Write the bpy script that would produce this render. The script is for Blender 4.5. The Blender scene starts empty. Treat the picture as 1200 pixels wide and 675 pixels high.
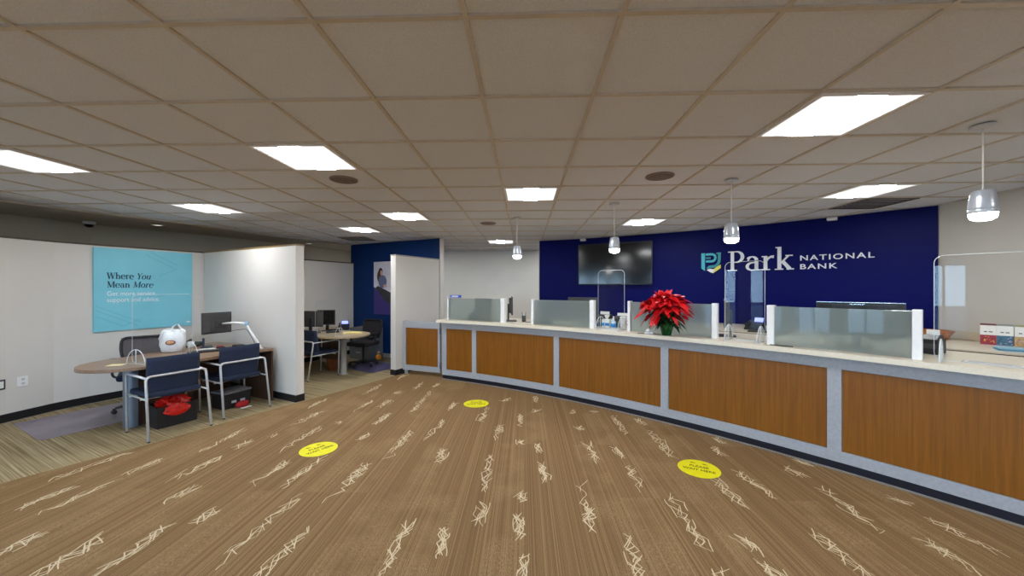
import bpy, bmesh, math, random
from mathutils import Vector, Matrix
random.seed(7)
sc = bpy.context.scene
COL = sc.collection
PI = math.pi
def R(a): return math.radians(a)

# ------------------------------------------------------------------ camera, world, exposure
cam_d = bpy.data.cameras.new('camera'); cam = bpy.data.objects.new('camera', cam_d); COL.objects.link(cam)
cam_d.sensor_width = 36; cam_d.lens = 36 * 435 / 1200; cam_d.clip_start = .05
cam.location = (0, 0, 1.6); cam.rotation_euler = (R(90), 0, R(1.9))
sc.camera = cam
sc.view_settings.view_transform = 'Standard'; sc.view_settings.look = 'None'
sc.view_settings.gamma = 1; sc.view_settings.use_curve_mapping = False
sc.view_settings.exposure = 0.95
PANEL = 40          # radiance of the ceiling panels
PENDANT = 24
w = bpy.data.worlds.new('sky'); sc.world = w; w.use_nodes = True
bgn = w.node_tree.nodes['Background']; bgn.inputs[0].default_value = (.56, .76, 1, 1); bgn.inputs[1].default_value = 7.5
sc.cycles.max_bounces = 10; sc.cycles.transparent_max_bounces = 16; sc.cycles.diffuse_bounces = 5
sc.cycles.caustics_reflective = False; sc.cycles.caustics_refractive = False
sc.cycles.sample_clamp_indirect = 4

# ------------------------------------------------------------------ materials
def s2l(c): return tuple(((v/255)/12.92 if v/255 <= .04045 else ((v/255+.055)/1.055)**2.4) for v in c)
MATS = {}
def mat(name, rgb, rough=.6, metal=0, var=0.0, scale=20, bump=0, emit=0, spec=.5, stretch=(1, 1, 1), rot=0, coat=0):
    """procedural: Principled with noise-driven colour variation; rgb is an sRGB 0-255 surface colour"""
    if name in MATS: return MATS[name]
    m = bpy.data.materials.new(name); m.use_nodes = True; nt = m.node_tree; N = nt.nodes; L = nt.links
    p = N['Principled BSDF']; c = s2l(rgb)
    p.inputs['Roughness'].default_value = rough; p.inputs['Metallic'].default_value = metal
    p.inputs['Specular IOR Level'].default_value = spec
    p.inputs['Coat Weight'].default_value = coat
    tc = N.new('ShaderNodeTexCoord'); mp = N.new('ShaderNodeMapping'); nz = N.new('ShaderNodeTexNoise'); cr = N.new('ShaderNodeValToRGB')
    L.new(tc.outputs['Object'], mp.inputs[0]); mp.inputs['Scale'].default_value = stretch; mp.inputs['Rotation'].default_value = (0, 0, rot)
    L.new(mp.outputs[0], nz.inputs['Vector']); nz.inputs['Scale'].default_value = scale; nz.inputs['Detail'].default_value = 4
    L.new(nz.outputs['Fac'], cr.inputs[0])
    cr.color_ramp.elements[0].position = .3; cr.color_ramp.elements[1].position = .7
    cr.color_ramp.elements[0].color = tuple(max(0, v*(1-var)) for v in c)+(1,)
    cr.color_ramp.elements[1].color = tuple(min(1, v*(1+var)) for v in c)+(1,)
    L.new(cr.outputs[0], p.inputs['Base Color'])
    if bump:
        b = N.new('ShaderNodeBump'); b.inputs['Strength'].default_value = bump; b.inputs['Distance'].default_value = .003
        L.new(nz.outputs['Fac'], b.inputs['Height']); L.new(b.outputs[0], p.inputs['Normal'])
    if emit:
        p.inputs['Emission Color'].default_value = c+(1,); p.inputs['Emission Strength'].default_value = emit
    MATS[name] = m; return m

def clear_glass(name, tint=(1, 1, 1), refl=.06, rough=0.0):
    m = bpy.data.materials.new(name); m.use_nodes = True; nt = m.node_tree; N = nt.nodes; L = nt.links
    N.remove(N['Principled BSDF']); out = N['Material Output']
    t = N.new('ShaderNodeBsdfTransparent'); t.inputs[0].default_value = tint+(1,)
    g = N.new('ShaderNodeBsdfGlossy'); g.inputs['Roughness'].default_value = rough; g.inputs['Color'].default_value = (1, 1, 1, 1)
    lw = N.new('ShaderNodeLayerWeight'); lw.inputs['Blend'].default_value = .10
    ad = N.new('ShaderNodeMath'); ad.operation = 'ADD'; ad.inputs[1].default_value = refl; ad.use_clamp = True
    mx = N.new('ShaderNodeMixShader'); sc_ = N.new('ShaderNodeMath'); sc_.operation = 'MULTIPLY'; sc_.inputs[1].default_value = .45; L.new(lw.outputs['Fresnel'], sc_.inputs[0]); L.new(sc_.outputs[0], ad.inputs[0])
    L.new(ad.outputs[0], mx.inputs[0]); L.new(t.outputs[0], mx.inputs[1]); L.new(g.outputs[0], mx.inputs[2]); L.new(mx.outputs[0], out.inputs[0])
    return m

def frosted_glass(name):
    m = bpy.data.materials.new(name); m.use_nodes = True; nt = m.node_tree; N = nt.nodes; L = nt.links
    p = N['Principled BSDF']; out = N['Material Output']
    p.inputs['Base Color'].default_value = (.78, .88, .86, 1); p.inputs['Transmission Weight'].default_value = 1
    p.inputs['Roughness'].default_value = .3; p.inputs['IOR'].default_value = 1.12; p.inputs['Specular IOR Level'].default_value = .2
    d = N.new('ShaderNodeBsdfDiffuse'); d.inputs[0].default_value = (.48, .56, .54, 1)
    tr = N.new('ShaderNodeBsdfTranslucent'); tr.inputs[0].default_value = (.7, .8, .78, 1)
    a = N.new('ShaderNodeMixShader'); a.inputs[0].default_value = .6; L.new(d.outputs[0], a.inputs[1]); L.new(tr.outputs[0], a.inputs[2])
    b = N.new('ShaderNodeMixShader'); b.inputs[0].default_value = .36; L.new(p.outputs[0], b.inputs[1]); L.new(a.outputs[0], b.inputs[2])
    g = N.new('ShaderNodeBsdfGlossy'); g.inputs['Roughness'].default_value = .02; g.inputs['Color'].default_value = (1, 1, 1, 1)
    c = N.new('ShaderNodeMixShader'); c.inputs[0].default_value = .05; L.new(b.outputs[0], c.inputs[1]); L.new(g.outputs[0], c.inputs[2])
    L.new(c.outputs[0], out.inputs[0]); return m

def striped(name, cols, freq, rot=0, rough=.9, fine=.35, along=1.2, patch=0.0, det=3, hi=.68):
    """carpet: fine yarn stripes that run along local Y (after rot) with tufting noise"""
    m = bpy.data.materials.new(name); m.use_nodes = True; nt = m.node_tree; N = nt.nodes; L = nt.links
    p = N['Principled BSDF']; p.inputs['Roughness'].default_value = rough; p.inputs['Specular IOR Level'].default_value = .15
    tc = N.new('ShaderNodeTexCoord'); m0 = N.new('ShaderNodeMapping'); m0.inputs['Rotation'].default_value = (0, 0, rot); L.new(tc.outputs['Object'], m0.inputs[0])
    m1 = N.new('ShaderNodeMapping'); m1.inputs['Scale'].default_value = (freq, along, 1); L.new(m0.outputs[0], m1.inputs[0])
    n1 = N.new('ShaderNodeTexNoise'); n1.inputs['Scale'].default_value = 1; n1.inputs['Detail'].default_value = det; n1.inputs['Roughness'].default_value = .7; L.new(m1.outputs[0], n1.inputs['Vector'])
    cr = N.new('ShaderNodeValToRGB'); e = cr.color_ramp.elements
    e[0].position = .32; e[0].color = s2l(cols[0])+(1,); e[1].position = hi; e[1].color = s2l(cols[2])+(1,)
    k = e.new(.5); k.color = s2l(cols[1])+(1,)
    L.new(n1.outputs['Fac'], cr.inputs[0])
    n2 = N.new('ShaderNodeTexNoise'); n2.inputs['Scale'].default_value = 160; n2.inputs['Detail'].default_value = 2; L.new(m0.outputs[0], n2.inputs['Vector'])
    mr = N.new('ShaderNodeMapRange'); mr.inputs['From Min'].default_value = .3; mr.inputs['From Max'].default_value = .7
    mr.inputs['To Min'].default_value = 1-fine; mr.inputs['To Max'].default_value = 1+fine; L.new(n2.outputs['Fac'], mr.inputs['Value'])
    mul = N.new('ShaderNodeVectorMath'); mul.operation = 'SCALE'; L.new(cr.outputs[0], mul.inputs[0]); L.new(mr.outputs[0], mul.inputs['Scale'])
    src = mul.outputs[0]
    if patch:      # woven-in paler planks
        m2 = N.new('ShaderNodeMapping'); m2.inputs['Scale'].default_value = (1/.2438, 1/.95, 1); L.new(m0.outputs[0], m2.inputs[0])
        fl = N.new('ShaderNodeVectorMath'); fl.operation = 'FLOOR'; L.new(m2.outputs[0], fl.inputs[0])
        wn = N.new('ShaderNodeTexWhiteNoise'); wn.noise_dimensions = '2D'; L.new(fl.outputs[0], wn.inputs['Vector'])
        m3 = N.new('ShaderNodeMapping'); m3.inputs['Scale'].default_value = (150, 50, 1); L.new(m0.outputs[0], m3.inputs[0])
        n3 = N.new('ShaderNodeTexNoise'); n3.inputs['Scale'].default_value = 1; n3.inputs['Detail'].default_value = 5; n3.inputs['Roughness'].default_value = .8; L.new(m3.outputs[0], n3.inputs['Vector'])
        n4 = N.new('ShaderNodeTexNoise'); n4.inputs['Scale'].default_value = 3.2; L.new(m0.outputs[0], n4.inputs['Vector'])
        def mth(op, a, b):
            q = N.new('ShaderNodeMath'); q.operation = op; q.use_clamp = op == 'MULTIPLY'
            for i, v in enumerate((a, b)):
                if isinstance(v, (int, float)): q.inputs[i].default_value = v
                else: L.new(v, q.inputs[i])
            return q.outputs[0]
        a = mth('GREATER_THAN', wn.outputs['Value'], .62)
        b = mth('GREATER_THAN', n3.outputs['Fac'], .52)
        c = mth('MULTIPLY', mth('SUBTRACT', n4.outputs['Fac'], .38), 5.0)
        f = mth('MULTIPLY', mth('MULTIPLY', mth('MULTIPLY', a, b), c), patch)
        mix = N.new('ShaderNodeMix'); mix.data_type = 'RGBA'; L.new(f, mix.inputs['Factor']); L.new(src, mix.inputs['A'])
        mix.inputs['B'].default_value = s2l(cols[3])+(1,); src = mix.outputs['Result']
    L.new(src, p.inputs['Base Color'])
    bp = N.new('ShaderNodeBump'); bp.inputs['Strength'].default_value = .25; bp.inputs['Distance'].default_value = .003
    L.new(n2.outputs['Fac'], bp.inputs['Height']); L.new(bp.outputs[0], p.inputs['Normal'])
    return m

def wood(name, dark, light, freq=60, rough=.35, axis='Z', spec=.4):
    m = bpy.data.materials.new(name); m.use_nodes = True; nt = m.node_tree; N = nt.nodes; L = nt.links
    p = N['Principled BSDF']; p.inputs['Roughness'].default_value = rough; p.inputs['Specular IOR Level'].default_value = spec
    tc = N.new('ShaderNodeTexCoord'); mp = N.new('ShaderNodeMapping'); L.new(tc.outputs['Object'], mp.inputs[0])
    mp.inputs['Scale'].default_value = {'Z': (freq, freq, 1.6), 'X': (1.6, freq, freq), 'Y': (freq, 1.6, freq)}[axis]
    n = N.new('ShaderNodeTexNoise'); n.inputs['Scale'].default_value = 1; n.inputs['Detail'].default_value = 6; n.inputs['Roughness'].default_value = .65
    L.new(mp.outputs[0], n.inputs['Vector'])
    cr = N.new('ShaderNodeValToRGB'); L.new(n.outputs['Fac'], cr.inputs[0]); e = cr.color_ramp.elements
    e[0].position = .25; e[0].color = s2l(dark)+(1,); e[1].position = .75; e[1].color = s2l(light)+(1,)
    L.new(cr.outputs[0], p.inputs['Base Color']); return m

def emissive(name, rgb, strength):
    m = bpy.data.materials.new(name); m.use_nodes = True; N = m.node_tree.nodes
    p = N['Principled BSDF']; p.inputs['Base Color'].default_value = (.8, .8, .8, 1)
    p.inputs['Emission Color'].default_value = rgb+(1,); p.inputs['Emission Strength'].default_value = strength
    return m

M_WALL = mat('painted_wall_greige', (196, 190, 180), .75, var=.02, scale=3)
M_WALLD = mat('painted_wall_taupe', (186, 176, 156), .8, var=.02, scale=3)
M_PART = mat('partition_paint', (214, 209, 202), .7, var=.02, scale=2)
M_NAVY = mat('navy_wall_paint', (2, 7, 84), .45, var=.04, scale=2, spec=.1)
M_BLUE = mat('office_blue_wall_paint', (3, 44, 98), .5, var=.04, scale=2, spec=.2)
M_TILE = mat('ceiling_tile', (218, 221, 228), .9, var=.07, scale=120, bump=.3)
M_TBAR = mat('ceiling_grid_metal', (202, 192, 178), .5, var=.05)
M_GYP = mat('gypsum_ceiling', (196, 188, 176), .8, var=.03, scale=4)
M_BLACK = mat('black_vinyl_base', (24, 24, 28), .45, var=.1)
M_CAP = mat('brown_cap_trim', (74, 58, 44), .5, var=.1)
M_GREY = mat('counter_laminate_grey', (162, 164, 168), .4, var=.08, scale=40)
M_SLAB = mat('countertop_cream', (226, 216, 196), .3, var=.05, scale=60)
M_KICK = mat('toe_kick_navy_black', (16, 20, 34), .35, var=.3, scale=10)
M_STRIP = mat('floor_edge_strip', (150, 142, 134), .4, .3, var=.1)
M_WOODP = wood('honey_wood_panel', (110, 63, 6), (144, 89, 14), 55)
M_DESK = wood('desk_laminate', (126, 100, 80), (156, 128, 104), 30, .35, 'Y')
M_DESK2 = wood('desk_laminate_light', (168, 148, 120), (190, 170, 140), 30, .35, 'X')
M_DWOOD = wood('dark_wood_end_panel', (58, 38, 28), (84, 58, 42), 40, .5)
M_STEEL = mat('satin_silver_metal', (206, 208, 212), .35, .4, var=.05)
M_STEELD = mat('grey_painted_metal', (122, 134, 150), .4, .4, var=.05)
M_NFAB = mat('navy_upholstery', (30, 41, 66), .9, var=.3, scale=90, bump=.4)
M_BPLA = mat('black_plastic', (26, 26, 30), .4, var=.15)
M_DGRY = mat('dark_grey_plastic', (62, 60, 60), .45, var=.15, scale=15)
M_MESH = mat('chair_mesh_fabric', (84, 78, 80), .8, var=.35, scale=200, bump=.5)
M_WHITE = mat('white_plastic', (232, 232, 232), .4, var=.03)
M_CHROME = mat('polished_metal', (205, 210, 216), .18, .9, var=.03)
M_SHADE = mat('pendant_shade_silver', (190, 196, 204), .28, .45, var=.03)
M_PAPER = mat('paper_white', (236, 234, 228), .7, var=.03)
M_RED = mat('red_bract', (214, 12, 24), .5, var=.25, scale=30)
M_LEAF = mat('green_leaf', (22, 64, 26), .45, var=.3, scale=30)
M_FOIL = mat('green_pot_foil', (14, 84, 44), .2, .6, var=.3, scale=40)
M_MAT = mat('chair_mat_vinyl', (134, 124, 136), .35, var=.05, scale=6)
M_YEL = mat('yellow_floor_vinyl', (236, 228, 20), .45, var=.05, scale=14)
M_INK = mat('black_ink', (60, 58, 20), .6)
M_TEAL = mat('poster_aqua', (124, 202, 220), .55, var=.05, scale=2.2)
M_NAVYINK = mat('poster_navy_ink', (14, 52, 84), .6)
M_SIGNW = mat('sign_letter_white', (236, 236, 240), .35, var=.02)
M_SIGNT = mat('sign_teal', (60, 186, 206), .35, var=.04)
M_SIGNT2 = mat('sign_teal_deep', (18, 140, 152), .35, var=.04)
M_SIGNY = mat('sign_yellow', (226, 216, 74), .35, var=.04)
M_TV = mat('tv_black_glass', (6, 8, 12), .12, var=.2, spec=.6)
M_GLASS = clear_glass('clear_acrylic', (.985, .99, .99), .012)
M_WIN = clear_glass('window_glass', (.9, .96, .98), .04)
M_FROST = frosted_glass('frosted_glass')
M_EDGE = mat('acrylic_edge', (222, 228, 232), .2, var=.03)
M_LAMP = emissive('panel_diffuser', (.95, .975, 1), PANEL)
M_LAMP2 = emissive('panel_side_lens', (.96, .98, 1), .5)
M_PEND = emissive('pendant_lens', (1, .95, .86), PENDANT)
M_DOWN = emissive('downlight_lens', (1, .95, .85), .5)
M_SCREEN = emissive('phone_screen_blue', (.03, .08, .8), .9)
M_CARP = striped('main_carpet_brown', [(112, 87, 58), (124, 97, 65), (156, 128, 92), (166, 140, 102)], 300, 0, fine=.2, along=.16, patch=.55, det=1.6, hi=.66)
M_SCRIB = mat('carpet_cream_yarn', (208, 190, 158), .9, var=.12, scale=120, bump=.3)
M_OFF = striped('office_carpet_beige', [(112, 98, 72), (150, 134, 102), (182, 168, 136), (1, 1, 1)], 62, R(25.5)-PI/2, fine=.12, along=.6)

# ------------------------------------------------------------------ mesh helpers
class MB:
    def __init__(s): s.v = []; s.f = []; s.m = []; s.s = []
    def add(s, vs, fs, mi=0, smooth=False, M=None):
        o = len(s.v)
        s.v += [tuple(M @ Vector(q)) if M else tuple(q) for q in vs]
        for f in fs: s.f.append([i+o for i in f]); s.m.append(mi); s.s.append(smooth)
        return s
    def box(s, x0, y0, z0, x1, y1, z1, mi=0, M=None, b=0):
        if b:
            b = min(b, abs(x1-x0)*.49, abs(y1-y0)*.49, abs(z1-z0)*.49)
            bm = bmesh.new(); bmesh.ops.create_cube(bm, size=1)
            for q in bm.verts: q.co = Vector(((x0+x1)/2+q.co.x*(x1-x0), (y0+y1)/2+q.co.y*(y1-y0), (z0+z1)/2+q.co.z*(z1-z0)))
            bmesh.ops.bevel(bm, geom=bm.edges[:], offset=b, segments=2, affect='EDGES', profile=.5)
            bm.verts.index_update()
            s.add([q.co for q in bm.verts], [[q.index for q in f.verts] for f in bm.faces], mi, False, M); bm.free(); return s
        v = [(x0, y0, z0), (x1, y0, z0), (x1, y1, z0), (x0, y1, z0), (x0, y0, z1), (x1, y0, z1), (x1, y1, z1), (x0, y1, z1)]
        return s.add(v, [(0, 3, 2, 1), (4, 5, 6, 7), (0, 1, 5, 4), (1, 2, 6, 5), (2, 3, 7, 6), (3, 0, 4, 7)], mi, False, M)
    def prism(s, pts, z0, z1, mi=0, M=None, smooth=False):
        """outline pts (x, y) extruded z0..z1"""
        n = len(pts)
        a = sum(pts[i][0]*pts[(i+1) % n][1]-pts[(i+1) % n][0]*pts[i][1] for i in range(n))
        if a < 0: pts = pts[::-1]
        v = [(p[0], p[1], z0) for p in pts]+[(p[0], p[1], z1) for p in pts]
        s.add(v, [list(range(n))[::-1], list(range(n, 2*n))]+[(i, (i+1) % n, (i+1) % n+n, i+n) for i in range(n)], mi, smooth, M)
        return s
    def lathe(s, prof, n=24, mi=0, M=None, smooth=True, cx=0, cy=0):
        v = []; f = []
        for r, z in prof:
            for i in range(n): v.append((cx+r*math.cos(2*PI*i/n), cy+r*math.sin(2*PI*i/n), z))
        for k in range(len(prof)-1):
            for i in range(n): f.append((k*n+i, k*n+(i+1) % n, (k+1)*n+(i+1) % n, (k+1)*n+i))
        f.append(list(range(n))[::-1]); f.append([(len(prof)-1)*n+i for i in range(n)])
        return s.add(v, f, mi, smooth, M)
    def tube(s, pts, r, n=8, mi=0, M=None, closed=False, radii=None):
        P = [Vector(p) for p in pts]; v = []; f = []; k = len(P); up = None
        for i, p in enumerate(P):
            a = P[(i-1) % k] if (closed or i) else p; b = P[(i+1) % k] if (closed or i < k-1) else p
            d = (b-a).normalized()
            if up is None: up = d.orthogonal().normalized()
            up = (up-d*up.dot(d)); up = up.normalized() if up.length > 1e-6 else d.orthogonal().normalized()
            sd = d.cross(up); rr = radii[i] if radii else r
            for j in range(n): v.append(tuple(p+(up*math.cos(2*PI*j/n)+sd*math.sin(2*PI*j/n))*rr))
        for i in range(k if closed else k-1):
            for j in range(n): f.append((i*n+j, i*n+(j+1) % n, ((i+1) % k)*n+(j+1) % n, ((i+1) % k)*n+j))
        if not closed: f += [list(range(n))[::-1], [(k-1)*n+j for j in range(n)]]
        return s.add(v, f, mi, True, M)
    def strip(s, pts, z0, z1, th, mi=0, side=1, M=None):
        """wall of thickness th along open polyline; th lies to the left (side=1) or right (-1)"""
        return s.prism(list(pts)+offset(pts, th*side)[::-1], z0, z1, mi, M)
    def obj(s, name, mats, parent=None, loc=None, rotz=0):
        me = bpy.data.meshes.new(name); me.from_pydata(s.v, [], s.f)
        for m in (mats if isinstance(mats, (list, tuple)) else [mats]): me.materials.append(m)
        me.polygons.foreach_set('material_index', s.m); me.polygons.foreach_set('use_smooth', s.s)
        me.update()
        o = bpy.data.objects.new(name, me); COL.objects.link(o)
        if parent: o.parent = parent
        if loc: o.location = loc
        if rotz: o.rotation_euler = (0, 0, rotz)
        return o

def offset(pts, d):
    out = []; n = len(pts)
    for i, p in enumerate(pts):
        a = pts[max(i-1, 0)]; b = pts[min(i+1, n-1)]
        if 0 < i < n-1:
            d1 = Vector((p[0]-a[0], p[1]-a[1])).normalized(); d2 = Vector((b[0]-p[0], b[1]-p[1])).normalized()
            t = (d1+d2).normalized(); k = 1/max(.5, t.dot(d1))
        else: t = Vector((b[0]-a[0], b[1]-a[1])).normalized(); k = 1
        out.append((p[0]-t.y*d*k, p[1]+t.x*d*k))
    return out

def round_path(pts, r, seg=5):
    P = [Vector(p) for p in pts]; out = [P[0]]
    for i in range(1, len(P)-1):
        a = (P[i-1]-P[i]); b = (P[i+1]-P[i]); k = min(r, a.length*.45, b.length*.45)
        p0 = P[i]+a.normalized()*k; p1 = P[i]+b.normalized()*k
        for j in range(seg+1):
            t = j/seg; out.append(p0*(1-t)**2+P[i]*2*t*(1-t)+p1*t*t)
    out.append(P[-1]); return out

def rrect(x0, y0, x1, y1, r, seg=5):
    o = []
    for cx, cy, a in ((x1-r, y1-r, 0), (x0+r, y1-r, 90), (x0+r, y0+r, 180), (x1-r, y0+r, 270)):
        for j in range(seg+1): t = R(a+90*j/seg); o.append((cx+r*math.cos(t), cy+r*math.sin(t)))
    return o

def empty(name, label, cat, loc=(0, 0, 0), rotz=0, group=None):
    o = bpy.data.objects.new(name, None); o.empty_display_size = .1; COL.objects.link(o); o.location = loc; o.rotation_euler = (0, 0, rotz)
    return tag(o, label, cat, group)
def tag(o, label, cat, group=None):
    o['label'] = label; o['category'] = cat
    if group: o['group'] = group
    return o
def struct(o, label=None):
    o['kind'] = 'structure'
    if label: o['label'] = label
    return o
def copy_tree(o, parent=None):
    c = o.copy(); COL.objects.link(c); c.parent = parent
    for ch in [q for q in bpy.data.objects if q.parent == o and q.name in COL.objects]: copy_tree(ch, c)
    return c

# arcs: teller counter (centre CC) and navy wall (centre WC)
CC = (-6.283, -4.335); WC = (-2.92, -1.615); WR = 10.49
def ap(c, r, deg): return (c[0]+r*math.cos(R(deg)), c[1]+r*math.sin(R(deg)))
def arc_pts(c, r, a0, a1, n): return [ap(c, r, a0+(a1-a0)*i/n) for i in range(n+1)]
def arc_block(mb, c, r0, r1, z0, z1, a0, a1, n=12, mi=0):
    return mb.prism(arc_pts(c, r0, a0, a1, n)+arc_pts(c, r1, a0, a1, n)[::-1], z0, z1, mi)
CH = 2.657

# ------------------------------------------------------------------ room shell
PLINE = [(-6.15, 1.6), (-6.16, 3.6), (-6.15, 4.2), (-6.11, 4.62), (-6.01, 4.93), (-5.45, 6.17), (-4.15, 8.95)]
OUTER = [(-7.35, 4.9), (-7.1, 5.86), (-6.72, 6.5), (-6.3, 7.1), (-5.9, 8.0), (-5.35, 9.3), (-4.85, 10.45)]
edge = [(-6.7, -4.5), (-6.1, -.3), (-5.6, .8), (-4.95, 1.9), (-4.27, 2.89), (-3.83, 3.65), (-3.41, 4.56), (-3.14, 5.08), (-2.84, 5.64), (-2.59, 6.13), (-2.36, 6.68), (-2.3, 6.9), (-1.72, 8.0), (-1.72, 10.4)]
fl = MB(); fl.prism([(-7.5, -4.7), (5.5, -4.7), (5.5, 10.6), (-7.5, 10.6)], -.1, 0)
struct(fl.obj('floor', M_OFF), 'beige striped carpet of the office bays')
# main carpet with its cream scribble pattern worked into the same mesh
mc = MB(); mc.prism(edge+[(5.29, 10.4), (5.29, -4.48)], .0005, .006)
CL = [(-3.94, 2.92, -3.81, 3.47), (-3.65, 2.55, -3.6, 2.9), (-3.42, 2.44, -3.4, 3.0), (-3.4, 3.0, -3.38, 3.35), (-3.13, 2.12, -3.14, 2.33), (-2.7, 1.8, -2.69, 2.33), (-2.37, 1.9, -2.4, 2.44), (-3.16, 3.38, -3.15, 4.1), (-2.96, 2.9, -2.85, 3.42), (-2.88, 3.58, -2.86, 3.81), (-2.69, 2.66, -2.63, 2.89), (-2.24, 2.45, -2.21, 2.6), (-2.21, 2.89, -2.17, 3.34), (-2.39, 3.51, -2.34, 4.2), (-1.94, 2.91, -1.89, 3.48), (-1.77, 2.0, -1.73, 2.81), (-1.47, 1.9, -1.43, 2.44), (-1.46, 2.67, -1.42, 3.35), (-1.77, 3.83, -1.69, 4.0), (-1.74, 4.22, -1.71, 4.65), (-1.28, 3.39, -1.26, 4.12), (-1.05, 3.85, -0.96, 4.45), (-0.79, 3.09, -0.8, 3.65), (-0.79, 2.0, -0.78, 2.56), (-0.49, 2.19, -0.53, 2.44), (-2.73, 3.87, -2.69, 3.95), (-0.52, 4.42, -0.5, 4.99), (-0.32, 3.88, -0.28, 4.31), (-0.31, 2.91, -0.32, 3.56), (-0.32, 2.44, -0.3, 2.74), (-0.05, 4.28, -0.05, 4.75), (-0.03, 3.79, -0.03, 3.89), (-0.03, 2.78, -0.02, 2.9), (-0.02, 2.36, -0.05, 2.63), (-0.02, 2.0, -0.01, 2.21), (0.14, 3.6, 0.14, 3.83), (0.19, 2.91, 0.15, 3.39), (0.45, 2.45, 0.47, 3.13), (0.67, 3.38, 0.63, 3.91), (0.65, 4.19, 0.62, 4.3), (1.11, 4.06, 1.1, 4.75), (0.94, 3.49, 0.89, 3.74), (0.92, 2.94, 0.93, 3.35), (1.39, 4.37, 1.38, 4.57), (1.41, 3.51, 1.39, 4.18), (0.63, 1.95, 0.67, 2.45), (1.1, 2.25, 1.12, 2.91), (1.6, 2.74, 1.58, 3.17), (2.05, 3.86, 2.04, 4.04), (1.89, 3.58, 1.89, 3.77), (1.9, 2.78, 1.85, 3.33), (2.36, 3.19, 2.33, 3.39), (2.56, 3.4, 2.52, 3.54), (2.32, 2.45, 2.37, 3.08), (1.9, 2.03, 1.88, 2.52), (1.42, 1.9, 1.39, 2.21), (1.42, 2.25, 1.39, 2.45), (1.11, 1.8, 1.11, 2.14), (2.84, 2.83, 2.79, 2.93), (2.86, 2.28, 2.81, 2.65), (2.55, 2.1, 2.52, 2.45), (-2.89, 4.76, -2.83, 5.33), (-2.7, 4.22, -2.63, 4.7), (-2.21, 4.68, -2.15, 5.18), (-1.94, 4.89, -1.9, 5.23), (-1.95, 5.53, -1.9, 5.67), (-2.4, 5.47, -2.37, 6.11), (-1.45, 4.67, -1.44, 5.68), (-1.46, 5.88, -1.44, 6.14), (-1.74, 5.67, -1.71, 6.25), (-2.23, 6.23, -2.17, 6.86), (-1.0, 4.79, -0.94, 5.15), (-2.21, 4.29, -2.19, 4.35), (-0.32, 5.22, -0.2, 5.37), (0.14, 5.14, 0.17, 5.47), (0.13, 4.76, 0.17, 4.89), (0.6, 4.74, 0.65, 4.87), (0.85, 4.78, 0.95, 4.85)]
for k in range(-20, 14):          # the same pattern carries on nearer than the frame
    y = -3.6
    while y < 1.7:
        L_ = random.uniform(.15, .7)
        if random.random() < .35 and y+L_ < 1.8: CL.append((.14+k*.2438, y, .14+k*.2438+random.uniform(-.03, .03), y+L_))
        y += L_+random.uniform(.3, .8)
def ribbon(mb, p, q, wd, z, bend):
    p = Vector(p); q = Vector(q); d = (q-p); n = Vector((-d.y, d.x)).normalized(); vs = []; fs = []; K = 5
    for i in range(K+1):
        t = i/K; c = p+d*t+n*bend*4*t*(1-t); ww = wd*(.45+.55*math.sin(PI*(.12+.76*t)))
        vs += [(c.x-n.x*ww, c.y-n.y*ww, z), (c.x+n.x*ww, c.y+n.y*ww, z)]
    for i in range(K): fs.append((2*i, 2*i+2, 2*i+3, 2*i+1) if False else (2*i, 2*i+1, 2*i+3, 2*i+2))
    mb.add(vs, [f[::-1] for f in fs], 1)
rs = random.Random(21)
for (x0, y0, x1, y1) in CL:
    if x0 < -6.2: continue
    a = Vector((x0, y0)); b = Vector((x1, y1)); Lc = (b-a).length; wd = rs.uniform(.04, .06)
    d_ = (b-a).normalized(); n_ = Vector((d_.y, -d_.x)); lay = 0
    for i in range(max(3, int(round(7+Lc*6)))):       # each yarn wanders from side to side of the strip
        t = rs.uniform(-.02, max(.05, Lc-.12)); x = rs.uniform(-wd, wd); wr = rs.uniform(.002, .0048)
        for k in range(rs.choice((2, 3, 3, 4))):
            t2 = t+rs.uniform(.035, .13); x2 = (-1 if x > 0 else 1)*rs.uniform(.1, 1)*wd if rs.random() < .7 else x+rs.uniform(-.02, .02)
            if t2 > Lc+.03: break
            ribbon(mc, a+d_*t+n_*x, a+d_*t2+n_*x2, wr, .0068+lay*.000008, rs.uniform(-.006, .006)); lay += 1
            t, x = t2-.006, x2
struct(mc.obj('floor', [M_CARP, M_SCRIB]), 'brown carpet with fine stripes and cream scribble marks')

def wallobj(name, pts, th, side, z0, z1, m, label=None):
    mb = MB(); mb.strip(pts, z0, z1, th, 0, side); return struct(mb.obj(name, m), label)
# far wall, right wall
wallobj('wall_far', [(-5.2, 10.4), (5.45, 10.4)], .12, 1, 0, CH, mat('far_wall_cream', (236, 233, 222), .75, var=.02, scale=3), 'cream wall at the far end behind the counter')
wallobj('wall_right', [(5.3, 10.4), (5.3, -4.6)], .15, 1, 0, CH, M_WALL, 'plain greige wall on the right behind the counter')
def wall_with_openings(name, p0, p1, th, opens, m, label):
    """straight wall from p0 to p1 with (start, end, sill, head) openings along its length; th to the left"""
    mb = MB(); d = Vector((p1[0]-p0[0], p1[1]-p0[1])); L_ = d.length; d.normalize()
    M = Matrix.Translation((p0[0], p0[1], 0)) @ Matrix.Rotation(math.atan2(d.y, d.x), 4, 'Z'); x = 0
    for a, b, s_, h in opens:
        mb.box(x, 0, 0, a, th, CH, M=M)
        if s_ > 0: mb.box(a, 0, 0, b, th, s_, M=M)
        mb.box(a, 0, h, b, th, CH, M=M); x = b
    mb.box(x, 0, 0, L_, th, CH, M=M); struct(mb.obj(name, m), label)
    return M
wn = 0
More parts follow.
